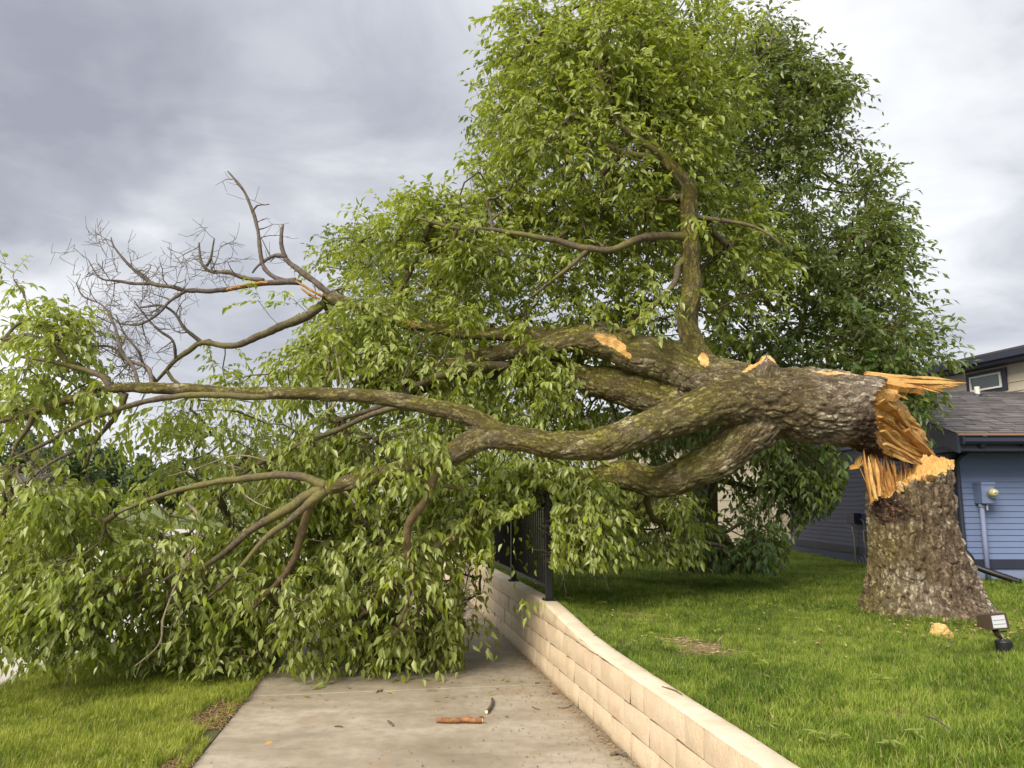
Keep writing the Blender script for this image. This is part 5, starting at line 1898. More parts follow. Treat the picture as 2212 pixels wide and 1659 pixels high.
def sprays(pos, dr, nodes, rng, ntw, nlf, tlen, llen, droop, ratio=0.42, margin=7, drop=0.85, frac_keep=1.0):
    """twigs with alternate hanging leaves at the given nodes"""
    m = len(nodes)
    nt = m * ntw
    b = np.repeat(pos[nodes], ntw, 0)
    d = np.repeat(dr[nodes], ntw, 0)
    clump = np.repeat(rng.random(m), ntw)
    r = rng.normal(size=(nt, 3))
    r /= np.linalg.norm(r, axis=1, keepdims=True)
    d = d * 0.55 + r * 0.9
    d[:, 2] = d[:, 2] * 0.75 + 0.05
    d /= np.linalg.norm(d, axis=1, keepdims=True)
    Lt = tlen * (0.6 + 0.8 * rng.random(nt))
    b = b + (rng.normal(size=(nt, 3)) * 0.03)
    keep_ = rng.random(nt) < np.repeat(np.clip(2.6 * (fbm(pos[nodes] * 2.2, 2, 66) - 0.22), 0.10 if drop > 0 else 0.62, 1.0), ntw)
    b, d, clump = b[keep_], d[keep_], clump[keep_]
    Lt = Lt[keep_]
    nt = len(b)
    droop = droop * np.interp(b[:, 2], [2.2, 4.2], [1.0, 0.45])
    llen = llen * np.interp(b[:, 2], [2.2, 4.5], [1.0, 0.95])
    # twig polyline bending down
    S_ = 5
    f = np.linspace(0, 1, S_)
    tp = b[:, None] + d[:, None] * (Lt[:, None] * f[None])[..., None]
    tp[..., 2] -= (droop * Lt)[:, None] * (f ** 2)[None]
    # leaves
    fl = np.tile(np.linspace(0.18, 1.0, nlf), (nt, 1)) + rng.normal(size=(nt, nlf)) * 0.03
    fl = np.clip(fl, 0.1, 1.0)
    lb = b[:, None] + d[:, None] * (Lt[:, None] * fl)[..., None]
    lb[..., 2] -= (droop * Lt)[:, None] * fl ** 2
    tdir = d[:, None] + np.zeros_like(lb)
    tdir = tdir.copy()
    tdir[..., 2] -= 2 * droop[:, None] * fl
    tdir /= np.linalg.norm(tdir, axis=-1, keepdims=True)
    hor = np.cross(tdir, np.array((0, 0, 1.0)))
    hor /= np.maximum(np.linalg.norm(hor, axis=-1, keepdims=True), 1e-6)
    sgn = np.where(np.arange(nlf) % 2 == 0, 1.0, -1.0)[None, :, None]
    sgn = np.where((np.arange(nlf) == nlf - 1)[None, :, None], 0.0, sgn)
    ld = tdir * 0.55 + hor * sgn * 0.62 + rng.normal(size=lb.shape) * 0.32
    ld[..., 2] -= droop[:, None] * 1.15 + 0.15 * rng.random(lb.shape[:2])
    ld /= np.linalg.norm(ld, axis=-1, keepdims=True)
    nr = np.array((0, 0, 1.0)) + hor * sgn * 0.35 + rng.normal(size=lb.shape) * 0.60
    LL = llen[:, None] * (0.50 + 0.75 * rng.random(lb.shape[:2])) * np.where(fl < .3, .8, 1)
    WW = LL * ratio * (0.85 + 0.3 * rng.random(LL.shape))
    tint = 0.32 * rng.random(LL.shape) + 0.36 * clump[:, None] + 0.14 * rng.random((nt, 1)) + 0.12 * fl
    lb, ld, nr, LL, WW, tint = lb.reshape(-1, 3), ld.reshape(-1, 3), nr.reshape(-1, 3), LL.ravel(), WW.ravel(), tint.ravel()
    tint = np.where(rng.random(len(tint)) < 0.004, 1.0, tint)
    mid = lb + ld * LL[:, None] * 0.6
    g = ground_at(mid)
    ok = mid[:, 2] > g + 0.015
    qx, qy = project(mid)
    fence_gap = (qx > 1064) & (qx < 1186) & (qy > 1092 + 0.9 * (1186 - qx) * 0.4) & (qy < 1300) & (mid[:, 1] < 11.5)
    ok &= ~(fence_gap & (rng.random(len(mid)) < 0.985))
    ok &= ~((qx > 1158) & (qx < 1192) & (qy > 1056) & (qy < 1300) & (mid[:, 1] < 7.95))
    low_gap = (qx > 1000) & (qx < 1110) & (qy > 1215) & (mid[:, 1] < 11)
    ok &= ~(low_gap & (rng.random(len(mid)) < 0.85))
    wall_gap = (qy > 975) & (qx > WALLGAP(qy))
    ok &= ~wall_gap
    lawn_gap = (qx > 1180) & (qy > np.interp(qx, [1190, 1390, 1400, 1470, 1700], [1232, 1240, 1215, 1235, 1240]))
    ok &= ~lawn_gap
    ok &= ~((qx < 640) & (qy > 1462 + 10 * np.sin(qx * 0.05)))
    hid = hides_limb(mid, margin)
    ok &= ~(hid & (rng.random(len(mid)) < drop))
    okt = hides_limb(tp[:, 3], 4)
    qx, qy = project(tp[:, -1])
    tgap = ((qx > 1000) & (qx < 1110) & (qy > 1215) & (tp[:, -1, 1] < 11)) | ((qx > 1050) & (qx < 1190) & (qy > 1090) & (qy < 1300) & (tp[:, -1, 1] < 11.5)) | ((qy > 975) & (qx > WALLGAP(qy)))
    qx, qy = project(tp[:, 2])
    tgap |= (qx > 1050) & (qx < 1192) & (qy > 1085) & (qy < 1300) & (tp[:, 2, 1] < 11.5)
    okt = okt & (drop > 0) | (tgap & True)
    okt = ~(okt & (rng.random(nt) < np.where(tgap, 1.0, drop))) & (tp[:, -1, 2] > ground_at(tp[:, -1]) - 0.02)
    return tp[okt], (lb[ok], ld[ok], nr[ok], LL[ok], WW[ok], tint[ok])


def twig_mesh(name, tp, r0, mat):
    """thin three-sided twigs"""
    n, S_ = tp.shape[:2]
    t = np.gradient(tp, axis=1)
    t /= np.maximum(np.linalg.norm(t, axis=-1, keepdims=True), 1e-6)
    u = np.cross(t, np.array((0.13, 0.2, 0.97)))
    u /= np.maximum(np.linalg.norm(u, axis=-1, keepdims=True), 1e-6)
    w = np.cross(t, u)
    rr = (r0 * np.linspace(1, 0.35, S_))[None, :, None]
    V = np.stack([tp + (u * math.cos(a) + w * math.sin(a)) * rr for a in (0, 2.094, 4.189)], 2)
    V = V.reshape(-1, 3)
    base = np.arange(n)[:, None, None] * S_ * 3
    i = np.arange(S_ - 1)[None, :, None] * 3
    j = np.arange(3)[None, None]
    j2 = (j + 1) % 3
    Q = np.stack([base + i + j, base + i + j2, base + i + 3 + j2, base + i + 3 + j], -1).reshape(-1, 4)
    return mesh_np(name, V, Q, mat, True)


def chain_mesh(name, pos, cnt, chains, ns, mat, rt=0.0032, k=0.0034, rmax=0.05, lo=0, sides=5):
    mb = MB()
    for idx in chains:
        if len(idx) < 2: continue
        p = pos[idx]
        c = cnt[idx].copy()
        c[0] = cnt[idx[1]]
        r = np.minimum(rt + k * np.sqrt(np.maximum(c - 1, 0)), rmax)
        if c.max() < lo: continue
        mb.tube(p, r, sides if c.max() > 3 else 4, cap=False)
    return mb.mesh(name, mat, True)


FB = [  # fallen crown: px, py, distance, rx, ry, rdist, count
    (1330, 210, 7.9, 275, 270, 1.1, 500), (1400, 60, 7.9, 230, 150, 0.9, 120), (1120, 80, 7.9, 60, 110, 0.4, 24), (1230, 480, 8.3, 400, 170, 1.1, 420), (920, 560, 8.6, 190, 150, 0.9, 160),
    (1150, 790, 8.5, 340, 170, 0.8, 250), (760, 770, 8.1, 330, 170, 0.9, 230), (820, 1150, 8.0, 500, 235, 0.95, 560), (1180, 1100, 7.9, 200, 130, 0.6, 110),
    (1420, 1110, 8.6, 100, 90, 0.5, 34), (120, 1190, 7.2, 240, 170, 0.6, 120), (90, 800, 7.0, 150, 150, 0.5, 50), (25, 600, 7.0, 35, 35, 0.2, 4), (440, 1190, 6.95, 190, 120, .25, 22), (620, 1260, 7.0, 150, 90, .25, 16), (800, 1200, 7.1, 120, 90, .25, 13), (350, 1075, 6.9, 90, 30, .2, 5), (745, 1432, 7.55, 75, 16, 0.12, 9), (880, 1395, 7.7, 110, 18, 0.15, 14), (420, 1430, 7.5, 170, 22, 0.2, 20), (590, 1452, 7.4, 70, 10, 0.12, 7), (980, 1350, 7.9, 60, 40, 0.2, 10),
    (130, 710, 7.0, 80, 60, 0.3, 14), (430, 920, 7.9, 190, 110, 0.8, 60), (500, 700, 8.2, 100, 60, 0.4, 22), (330, 1310, 7.7, 330, 110, 0.5, 120), (760, 1350, 7.9, 280, 75, 0.45, 110),
    (1010, 1290, 8.6, 60, 70, 0.4, 20), (1530, 560, 8.6, 170, 210, 0.6, 130), (600, 1190, 8.9, 430, 190, 0.5, 170), (150, 1200, 8.1, 200, 150, .4, 50), (1280, 1155, 8.9, 110, 70, 0.5, 60), (1330, 1095, 9.4, 120, 50, 0.5, 40), (1090, 1180, 7.25, 90, 60, 0.2, 14), (1260, 1140, 7.3, 80, 60, 0.25, 14),
    (690, 560, 8.8, 20, 50, .3, 5), (860, 1250, 7.3, 120, 130, 0.3, 22), (620, 960, 7.6, 330, 110, 0.5, 60), (60, 1060, 6.6, 100, 60, 0.2, 16), (110, 1330, 6.9, 130, 80, 0.3, 34),
]


def fill_holes(att, pts):
    return att


def build_fallen_crown():
    rng = np.random.default_rng(21)
    att = sample_blobs(FB, 3)
    g = ground_at(att)
    low = att[:, 2] < g + 0.10
    att[low, 2] = g[low] + 0.10 + 0.25 * rng.random(low.sum())
    # keep off the road-side sidewalk in front of the pile, off the limbs and off the wall end
    px, py = project(att)
    hid = hides_limb(att, 34)
    att = att[~(hid & (rng.random(len(att)) < 0.92))]
    px, py = project(att)
    front = (att[:, 1] < 6.85) & (px > 560) & (px < 1080) & (py > 1180)
    att = att[~front]
    px, py = project(att)
    att = att[~((px > 1040) & (px < 1500) & (py > 1215))]
    px, py = project(att)
    # the stretch of open sky behind the bare branches stays thin
    openr = (px > 215) & (px < 600) & (py > 480) & (py < 1010)
    thin = openr & (rng.random(len(att)) < np.interp(py, [480, 760, 1010], [0.9, 0.6, 0.45]))
    att = att[~thin]
    sp, sd = [], []
    for key, lst in list(BIG.items()) + [('s', l) for _, l in SMALL]:
        if key in ('K', 'N'): continue
        p, r = wpts(lst)
        p, r = resample(p, r, 0.10)
        T = frames(p)[0]
        skip = int(len(p) * 0.25) if key in BIG and key not in ('E0', 'B2') else 0
        sp.append(p[skip:]); sd.append(T[skip:])
    sp, sd = np.concatenate(sp), np.concatenate(sd)
    pos, dr, cnt, chains, tips, ns = grow(att, sp, sd, rng)
    # heavier branches one by one, the rest as one mass of twigs
    gx, gy = project(pos)
    ingap = (gx > 1040) & (gx < 1196) & (gy > 1066) & (gy < 1310) & (pos[:, 1] < 11.6)
    chains = [c for c in chains if not ingap[c].any()]
    order = sorted(chains, key=lambda c: -cnt[c[1]])
    heavy = order[:90]
    for c in heavy:
        me = chain_mesh('branch', pos, cnt, [c], ns, M['branch'], sides=7)
        link('branch', me, fallen)
    o = link('twigs', chain_mesh('twigs', pos, cnt, order[90:], ns, M['branch']), fallen)
    o['kind'] = 'stuff'
    tips = np.array(tips)
    extra = np.array([i for c in chains for i in c[1:-1] if cnt[i] < 6])
    extra = extra[rng.random(len(extra)) < 0.22]
    t1, L1 = sprays(pos, dr, tips, rng, 8, 8, 0.31, 0.095, 0.52, 0.425)
    t2, L2 = sprays(pos, dr, extra, rng, 2, 7, 0.24, 0.092, 0.52, 0.425)
    tw = np.concatenate([t1, t2])
    o = link('fine_twigs', twig_mesh('fine_twigs', tw, 0.0024, M['dead']), fallen)
    o['kind'] = 'stuff'
    fr = []
    for a, b, Y_, k_ in [(1165, 770, 7.45, 4), (1185, 835, 7.4, 4), (1000, 690, 7.6, 4), (912, 945, 6.7, 4), (1290, 1062, 7.3, 3), (1390, 660, 7.2, 3), (1120, 700, 7.6, 3),
                          (820, 1010, 6.7, 3), (1235, 655, 7.5, 4), (170, 850, 6.5, 4), (60, 880, 6.4, 3), (840, 680, 7.8, 3), (1500, 470, 7.3, 2), (1475, 620, 7.3, 1)]:
        for _ in range(k_):
            fr.append(P(a, b, Y_) + rng.normal(size=3) * 0.09)
    fr = np.array(fr)
    fd = rng.normal(size=fr.shape) * (1, 0.5, 0.3)
    fd /= np.linalg.norm(fd, axis=1, keepdims=True)
    # each clump hangs on a twig running back to the nearest wood
    tmb = MB()
    for q_ in fr[::2]:
        j_ = ((pos - q_) ** 2).sum(1).argmin()
        tmb.tube([pos[j_], (pos[j_] + q_) / 2 + (0, 0, 0.05), q_], [0.005, 0.004, 0.003], 4, cap=False)
    tb_ = link('twigs', tmb.mesh('twigs', M['branch'], True), fallen)
    tb_['kind'] = 'stuff'
    t3, L3 = sprays(fr, fd, np.arange(len(fr)), rng, 7, 8, 0.26, 0.095, 0.6, 0.43, 4, 0.001)
    o = link('fine_twigs', twig_mesh('fine_twigs', t3, 0.0024, M['dead']), fallen)
    o['kind'] = 'stuff'
    lf = [np.concatenate([a, b, c]) for a, b, c in zip(L1, L2, L3)]
    return lf


def leaves_out(lf, parent, mat, name, rng, singles=0, fine_dist=8.6):
    lb, ld, nr, LL, WW, tint = lf
    px, py = project(lb)
    inside = (px > 10) & (px < 2200) & (py > 10) & (py < 1650)
    if singles:
        # the nearest leaves, thinned so that they spread over the crown
        sc = lb[:, 1] + rng.random(len(lb)) * 0.35
        sc[~inside] = 99
        pick = np.argsort(sc)[:singles]
    else:
        pick = np.zeros(0, int)
    rest = np.ones(len(lb), bool)
    rest[pick] = False
    fine = rest & (lb[:, 1] < fine_dist)
    coarse = rest & ~fine
    Vs, Fs, ts, n0 = [], [], [], 0
    for sel, fi in ((fine, True), (coarse, False)):
        if not sel.any(): continue
        V, F, k = leaf_np(lb[sel], ld[sel], nr[sel], LL[sel], WW[sel], fi)
        Vs.append(V); Fs.append(F + n0); n0 += len(V)
        ts.append(np.repeat(tint[sel], k))
    me = mesh_np(name, np.concatenate(Vs), np.concatenate(Fs), mat, False, dict(tint=('FACE', np.concatenate(ts))))
    o = link(name, me, parent)
    o['kind'] = 'stuff'
    if len(pick):
        prof = [(-0.22, 0, -0.02), (0.0, 0, 0), (0.14, -0.33, 0.07), (0.14, 0.33, 0.07), (0.34, -0.5, 0.10), (0.34, 0.5, 0.10), (0.34, 0, -0.03), (0.58, -0.42, 0.05), (0.58, 0.42, 0.05), (0.58, 0, -0.08),
                (0.80, -0.22, -0.05), (0.80, 0.22, -0.05), (0.80, 0, -0.15), (1.0, 0, -0.25)]
        tri = [(1, 2, 6), (1, 6, 3), (2, 4, 6), (3, 6, 5), (4, 7, 9), (4, 9, 6), (6, 9, 8), (6, 8, 5), (7, 10, 12), (7, 12, 9), (9, 12, 11), (9, 11, 8), (10, 13, 12), (12, 13, 11), (0, 1, 2)]
        variants = []
        for v in range(4):
            r = random.Random(v)
            V = np.array([(b * 0.43 * r.uniform(.9, 1.1), a, c * 0.55 + r.uniform(-.012, .012)) for a, b, c in prof])
            variants.append(mesh_np('leaf', V, np.array(tri), M['leaf_one'] if mat is M['leaf'] else M['leaf_one_dark'], False))
        for q, i in enumerate(pick):
            d, n_ = Vector(ld[i]), Vector(nr[i])
            s = d.cross(n_).normalized()
            n_ = s.cross(d)
            R3 = Matrix((s, d, n_)).transposed().to_4x4()
            me = variants[q % 4]
            o = bpy.data.objects.new('leaf', me)
            COL.objects.link(o)
            o.parent = parent
            o.matrix_local = Matrix.Translation(Vector(lb[i]) - parent.location) @ R3 @ Matrix.Scale(LL[i] * 1.05, 4)
    return len(lb)


M['leaf_one_dark'] = leaf_object_material('leaf_single_dark', (0.045, 0.10, 0.018), (0.085, 0.155, 0.028), (0.10, 0.15, 0.055))
rngl = np.random.default_rng(5)
nleaf = leaves_out(build_fallen_crown(), fallen, M['leaf'], 'foliage', rngl, 300)
print('leaves fallen', nleaf)

# hand-placed smaller branches
for mat, lst in SMALL:
    p, r = wpts(lst)
    p, r = resample(p, r, 0.04)
    p = wobble(p, r, p[0][0] * 5, 0.9)
    link('branch', MB().tube(p, r * (0.9 + 0.2 * RNG.random(len(r))), 9).mesh('branch', M[mat], True), fallen)


def twiggy(lst, mat, name, rng, depth=2, dens=9.0, amp=1.2):
    """bare branch with forking bare twigs"""
    p, r = wpts(lst)
    p, r = resample(p, r, 0.035)
    p = wobble(p, np.maximum(r, 0.012), p[0][2] * 9, amp)
    o = link(name, MB().tube(p, r * (0.85 + 0.3 * rng.random(len(r))), 7).mesh(name, M[mat], True), fallen)
    mb = MB()

    def side(p, r, lev):
        L = np.linalg.norm(p[-1] - p[0])
        n = int(dens * max(L, 0.15) * (1 if lev == 0 else 1.6)) + 1
        T = frames(p)[0]
        for _ in range(n):
            i = rng.integers(int(len(p) * 0.25), len(p))
            d = T[i] * rng.uniform(0.2, 0.9) + rng.normal(size=3) * np.array((0.8, 0.45, 0.8))
            d /= np.linalg.norm(d)
            l = rng.uniform(0.12, 0.42) * (1.0 if lev == 0 else 0.55)
            k = max(4, int(l / 0.04))
            q = [p[i]]
            dd = d.copy()
            for s in range(k):
                dd = dd + rng.normal(size=3) * (0.55 if rng.random() < 0.22 else 0.10) + np.array((0, 0, 0.04))
                dd /= np.linalg.norm(dd)
                q.append(q[-1] + dd * l / k)
            q = np.array(q)
            r0 = min(max(r[i] * 0.5, 0.0035), 0.008) * (1 if lev == 0 else 0.75)
            rr = np.linspace(r0, 0.0017, len(q))
            mb.tube(q, rr, 4, cap=False)
            if lev < depth:
                side(q, rr, lev + 1)
    side(p, r, 0)
    me = mb.mesh('twigs', M[mat], True)
    t = link('twigs', me, o)
    t['kind'] = 'stuff'


rngd = np.random.default_rng(8)
for i_, lst in enumerate(DEAD):
    twiggy(lst, 'dead', 'dead_branch', rngd, 1 if i_ < 4 else 2, 3.0 if i_ < 4 else 7.5)
PALE = [[(a, b, Y_ + 0.65, r_ * 0.85) for a, b, Y_, r_ in l] for l in PALE]
for lst in PALE:
    twiggy(lst, 'paletwig', 'pale_branch', rngd, 1, 4.0)
for k, (a, b, w_) in enumerate([((697, 640, 8.02), (640, 607, 7.95), 6), ((579, 611, 7.98), (519, 618, 7.95), 4), ((530, 618, 7.98), (489, 626, 7.95), 4), ((690, 646, 8.0), (650, 622, 7.95), 4)]):
    link('splinter', splinter_mesh(P(*a), P(*b), w_ / FPX * 8, 3 / FPX * 8, 700 + k, .55, .5), fallen)
p, r = wpts([(650, 611, 8.0, 6), (628, 608, 8.0, 8), (600, 610, 8.0, 7), (570, 612, 8.0, 6), (520, 620, 8.0, 5), (480, 627, 8.0, 6)])
p, r = resample(p, r, 0.04)
link('dead_branch', MB().tube(p, r, 8).mesh('dead_branch', M['dead'], True), fallen)


# ------------------------------------------------------------------ standing trees
def standing_tree(x, y, label, blobs, seed, mat, bark, ntw, nlf, tlen, llen, h, r0, zc=0.5, singles=0, drop=0.0, cat_group=None, droop=0.45):
    rng = np.random.default_rng(seed)
    root = empty('standing_tree', (x, y, zc), label, 'tree')
    base = np.array((x, y, zc))
    trunk = [base + (0, 0, -0.1), base + (0.02, 0, 0.5), base + (0.08, 0.05, h * .3), base + (-0.05, 0.1, h * .55), base + (0.05, 0.0, h * .8), base + (0, 0, h)]
    tp, tr = resample(trunk, [r0 * 1.25, r0, r0 * .85, r0 * .65, r0 * .35, r0 * .08], 0.12)
    link('trunk', MB().tube(tp, tr, 14).mesh('trunk', M[bark], True), root)
    att = sample_blobs(blobs, seed)
    g = ground_at(att)
    att = att[att[:, 2] > g + 0.15]
    T = frames(tp)[0]
    pos, dr, cnt, chains, tips, ns = grow(att, tp[8:], T[8:], rng, 0.2, 0.05)
    order = sorted(chains, key=lambda c: -cnt[c[1]])
    for c in order[:30]:
        link('branch', chain_mesh('branch', pos, cnt, [c], ns, M[bark], rt=0.004, k=0.0042, rmax=r0 * .5, sides=7), root)
    o = link('twigs', chain_mesh('twigs', pos, cnt, order[30:], ns, M[bark], rt=0.004, k=0.0042), root)
    o['kind'] = 'stuff'
    tw, lf = sprays(pos, dr, np.array(tips), rng, ntw, nlf, tlen, llen, droop, 0.44, 6, drop)
    o = link('fine_twigs', twig_mesh('fine_twigs', tw, 0.003, M[bark]), root)
    o['kind'] = 'stuff'
    print(label, leaves_out(lf, root, mat, 'foliage', rng, singles, 0))


standing_tree(2.95, 12.2, 'tall standing tree with dark green compound leaves behind the broken trunk',
              [(1690, 430, 11.2, 230, 320, 1.4, 400), (1830, 640, 11.0, 150, 260, 1.2, 230), (1560, 200, 11.2, 240, 190, 1.2, 190), (1740, 240, 11.2, 75, 110, .7, 50), (1640, 880, 10.8, 330, 190, 1.1, 300), (1890, 420, 11.2, 45, 60, .4, 18), (1775, 190, 11, 45, 55, .5, 30), (1900, 520, 11, 55, 60, .5, 36), (1690, 120, 11.2, 70, 40, .5, 20),
               (1900, 790, 10.2, 120, 120, .7, 90), (2020, 740, 10.2, 40, 60, .4, 12), (1750, 1045, 10.6, 90, 80, .5, 64), (1400, 1090, 11, 130, 70, .5, 50), (1540, 1165, 10.1, 160, 55, .4, 50), (1640, 1190, 9.8, 60, 30, .3, 16), (1130, 230, 11.3, 90, 160, .8, 60), (1350, 350, 11.6, 250, 260, 1, 160), (1960, 860, 10.0, 60, 40, .3, 12)],
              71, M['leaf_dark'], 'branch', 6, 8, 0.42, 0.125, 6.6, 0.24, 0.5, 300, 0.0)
standing_tree(-1.3, 12.6, 'standing tree with dark green leaves behind the middle of the fallen crown',
              [(900, 650, 12.4, 190, 190, 1.1, 170), (980, 880, 12.2, 330, 190, 1.0, 220), (620, 1000, 12, 160, 130, .8, 60), (760, 540, 12.4, 60, 90, .5, 26)],
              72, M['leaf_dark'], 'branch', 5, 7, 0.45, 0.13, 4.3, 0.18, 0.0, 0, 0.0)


# ================================================================== GRASS
def tuft_mesh(name, rng, nb, h, w, spread, mat, dryp=0.06):
    V, Q, T, tip, dry = [], [], [], [], []
    for _ in range(nb):
        a = rng.uniform(0, 2 * math.pi)
        r = spread * math.sqrt(rng.random())
        b = np.array((r * math.cos(a), r * math.sin(a), -0.008))
        az = rng.uniform(0, 2 * math.pi)
        lean = rng.uniform(0.1, 0.85)
        hh = h * rng.uniform(0.5, 1.15)
        d = np.array((math.cos(az), math.sin(az), 0))
        sd = np.array((-d[1], d[0], 0)) * w * rng.uniform(0.7, 1.2) * 0.5
        tw = rng.uniform(-.6, .6)
        sd = sd * math.cos(tw) + d * np.linalg.norm(sd) * math.sin(tw)
        k = len(V)
        for i, f in enumerate((0, 0.4, 0.75)):
            c = b + d * lean * hh * f * f + np.array((0, 0, hh * f * (1 - 0.25 * lean * f)))
            wd = (1, 0.85, 0.55)[i]
            V += [c - sd * wd, c + sd * wd]
            tip += [f, f]
        V.append(b + d * lean * hh + np.array((0, 0, hh * (1 - 0.25 * lean))))
        tip.append(1.0)
        dr = 1.0 if rng.random() < dryp else 0.0
        dry += [dr] * 7
        Q += [(k, k + 1, k + 3, k + 2), (k + 2, k + 3, k + 5, k + 4)]
        T += [(k + 4, k + 5, k + 6)]
    return mesh_np(name, np.array(V), [np.array(Q), np.array(T)], mat, True, dict(tip=('POINT', tip), dry=('POINT', dry)))


def grass_field(name, pts, scale, parent_mat, protos):
    """one object: a cloud of points with grass tufts on them"""
    n = len(pts)
    me = bpy.data.meshes.new(name)
    me.vertices.add(n)
    me.vertices.foreach_set('co', np.asarray(pts, np.float32).ravel())
    rng = np.random.default_rng(n)
    rot = np.stack([rng.normal(size=n) * 0.12, rng.normal(size=n) * 0.12, rng.uniform(0, 6.283, n)], 1).astype(np.float32)
    a = me.attributes.new('rot', 'FLOAT_VECTOR', 'POINT'); a.data.foreach_set('vector', rot.ravel())
    a = me.attributes.new('scl', 'FLOAT', 'POINT'); a.data.foreach_set('value', np.asarray(scale, np.float32))
    a = me.attributes.new('pick', 'INT', 'POINT'); a.data.foreach_set('value', rng.integers(0, len(protos), n).astype(np.int32))
    o = link(name, me)
    col = bpy.data.collections.new(name + '_tufts')
    for i, pm in enumerate(protos):
        col.objects.link(bpy.data.objects.new('tuft', pm))
    ng = bpy.data.node_groups.new(name, 'GeometryNodeTree')
    ng.interface.new_socket('Geometry', in_out='INPUT', socket_type='NodeSocketGeometry')
    ng.interface.new_socket('Geometry', in_out='OUTPUT', socket_type='NodeSocketGeometry')
    N_, Lk = ng.nodes, ng.links
    gi, go = N_.new('NodeGroupInput'), N_.new('NodeGroupOutput')
    iop = N_.new('GeometryNodeInstanceOnPoints')
    ci = N_.new('GeometryNodeCollectionInfo')
    ci.inputs['Collection'].default_value = col
    ci.inputs['Separate Children'].default_value = True
    ci.inputs['Reset Children'].default_value = True
    iop.inputs['Pick Instance'].default_value = True
    def na(nm, ty):
        q = N_.new('GeometryNodeInputNamedAttribute')
        q.data_type = ty
        q.inputs['Name'].default_value = nm
        return q.outputs[0]
    Lk.new(gi.outputs[0], iop.inputs['Points'])
    Lk.new(ci.outputs[0], iop.inputs['Instance'])
    Lk.new(na('pick', 'INT'), iop.inputs['Instance Index'])
    Lk.new(na('rot', 'FLOAT_VECTOR'), iop.inputs['Rotation'])
    Lk.new(na('scl', 'FLOAT'), iop.inputs['Scale'])
    Lk.new(iop.outputs[0], go.inputs[0])
    md = o.modifiers.new('grass', 'NODES')
    md.node_group = ng
    tag(o, kind='stuff')
    return o


def scatter(x0, x1, y0, y1, dens, rng, hfun, ok):
    n = int((x1 - x0) * (y1 - y0) * dens)
    x, y = rng.uniform(x0, x1, n), rng.uniform(y0, y1, n)
    m = ok(x, y)
    x, y = x[m], y[m]
    return np.stack([x, y, hfun(x, y)], 1)


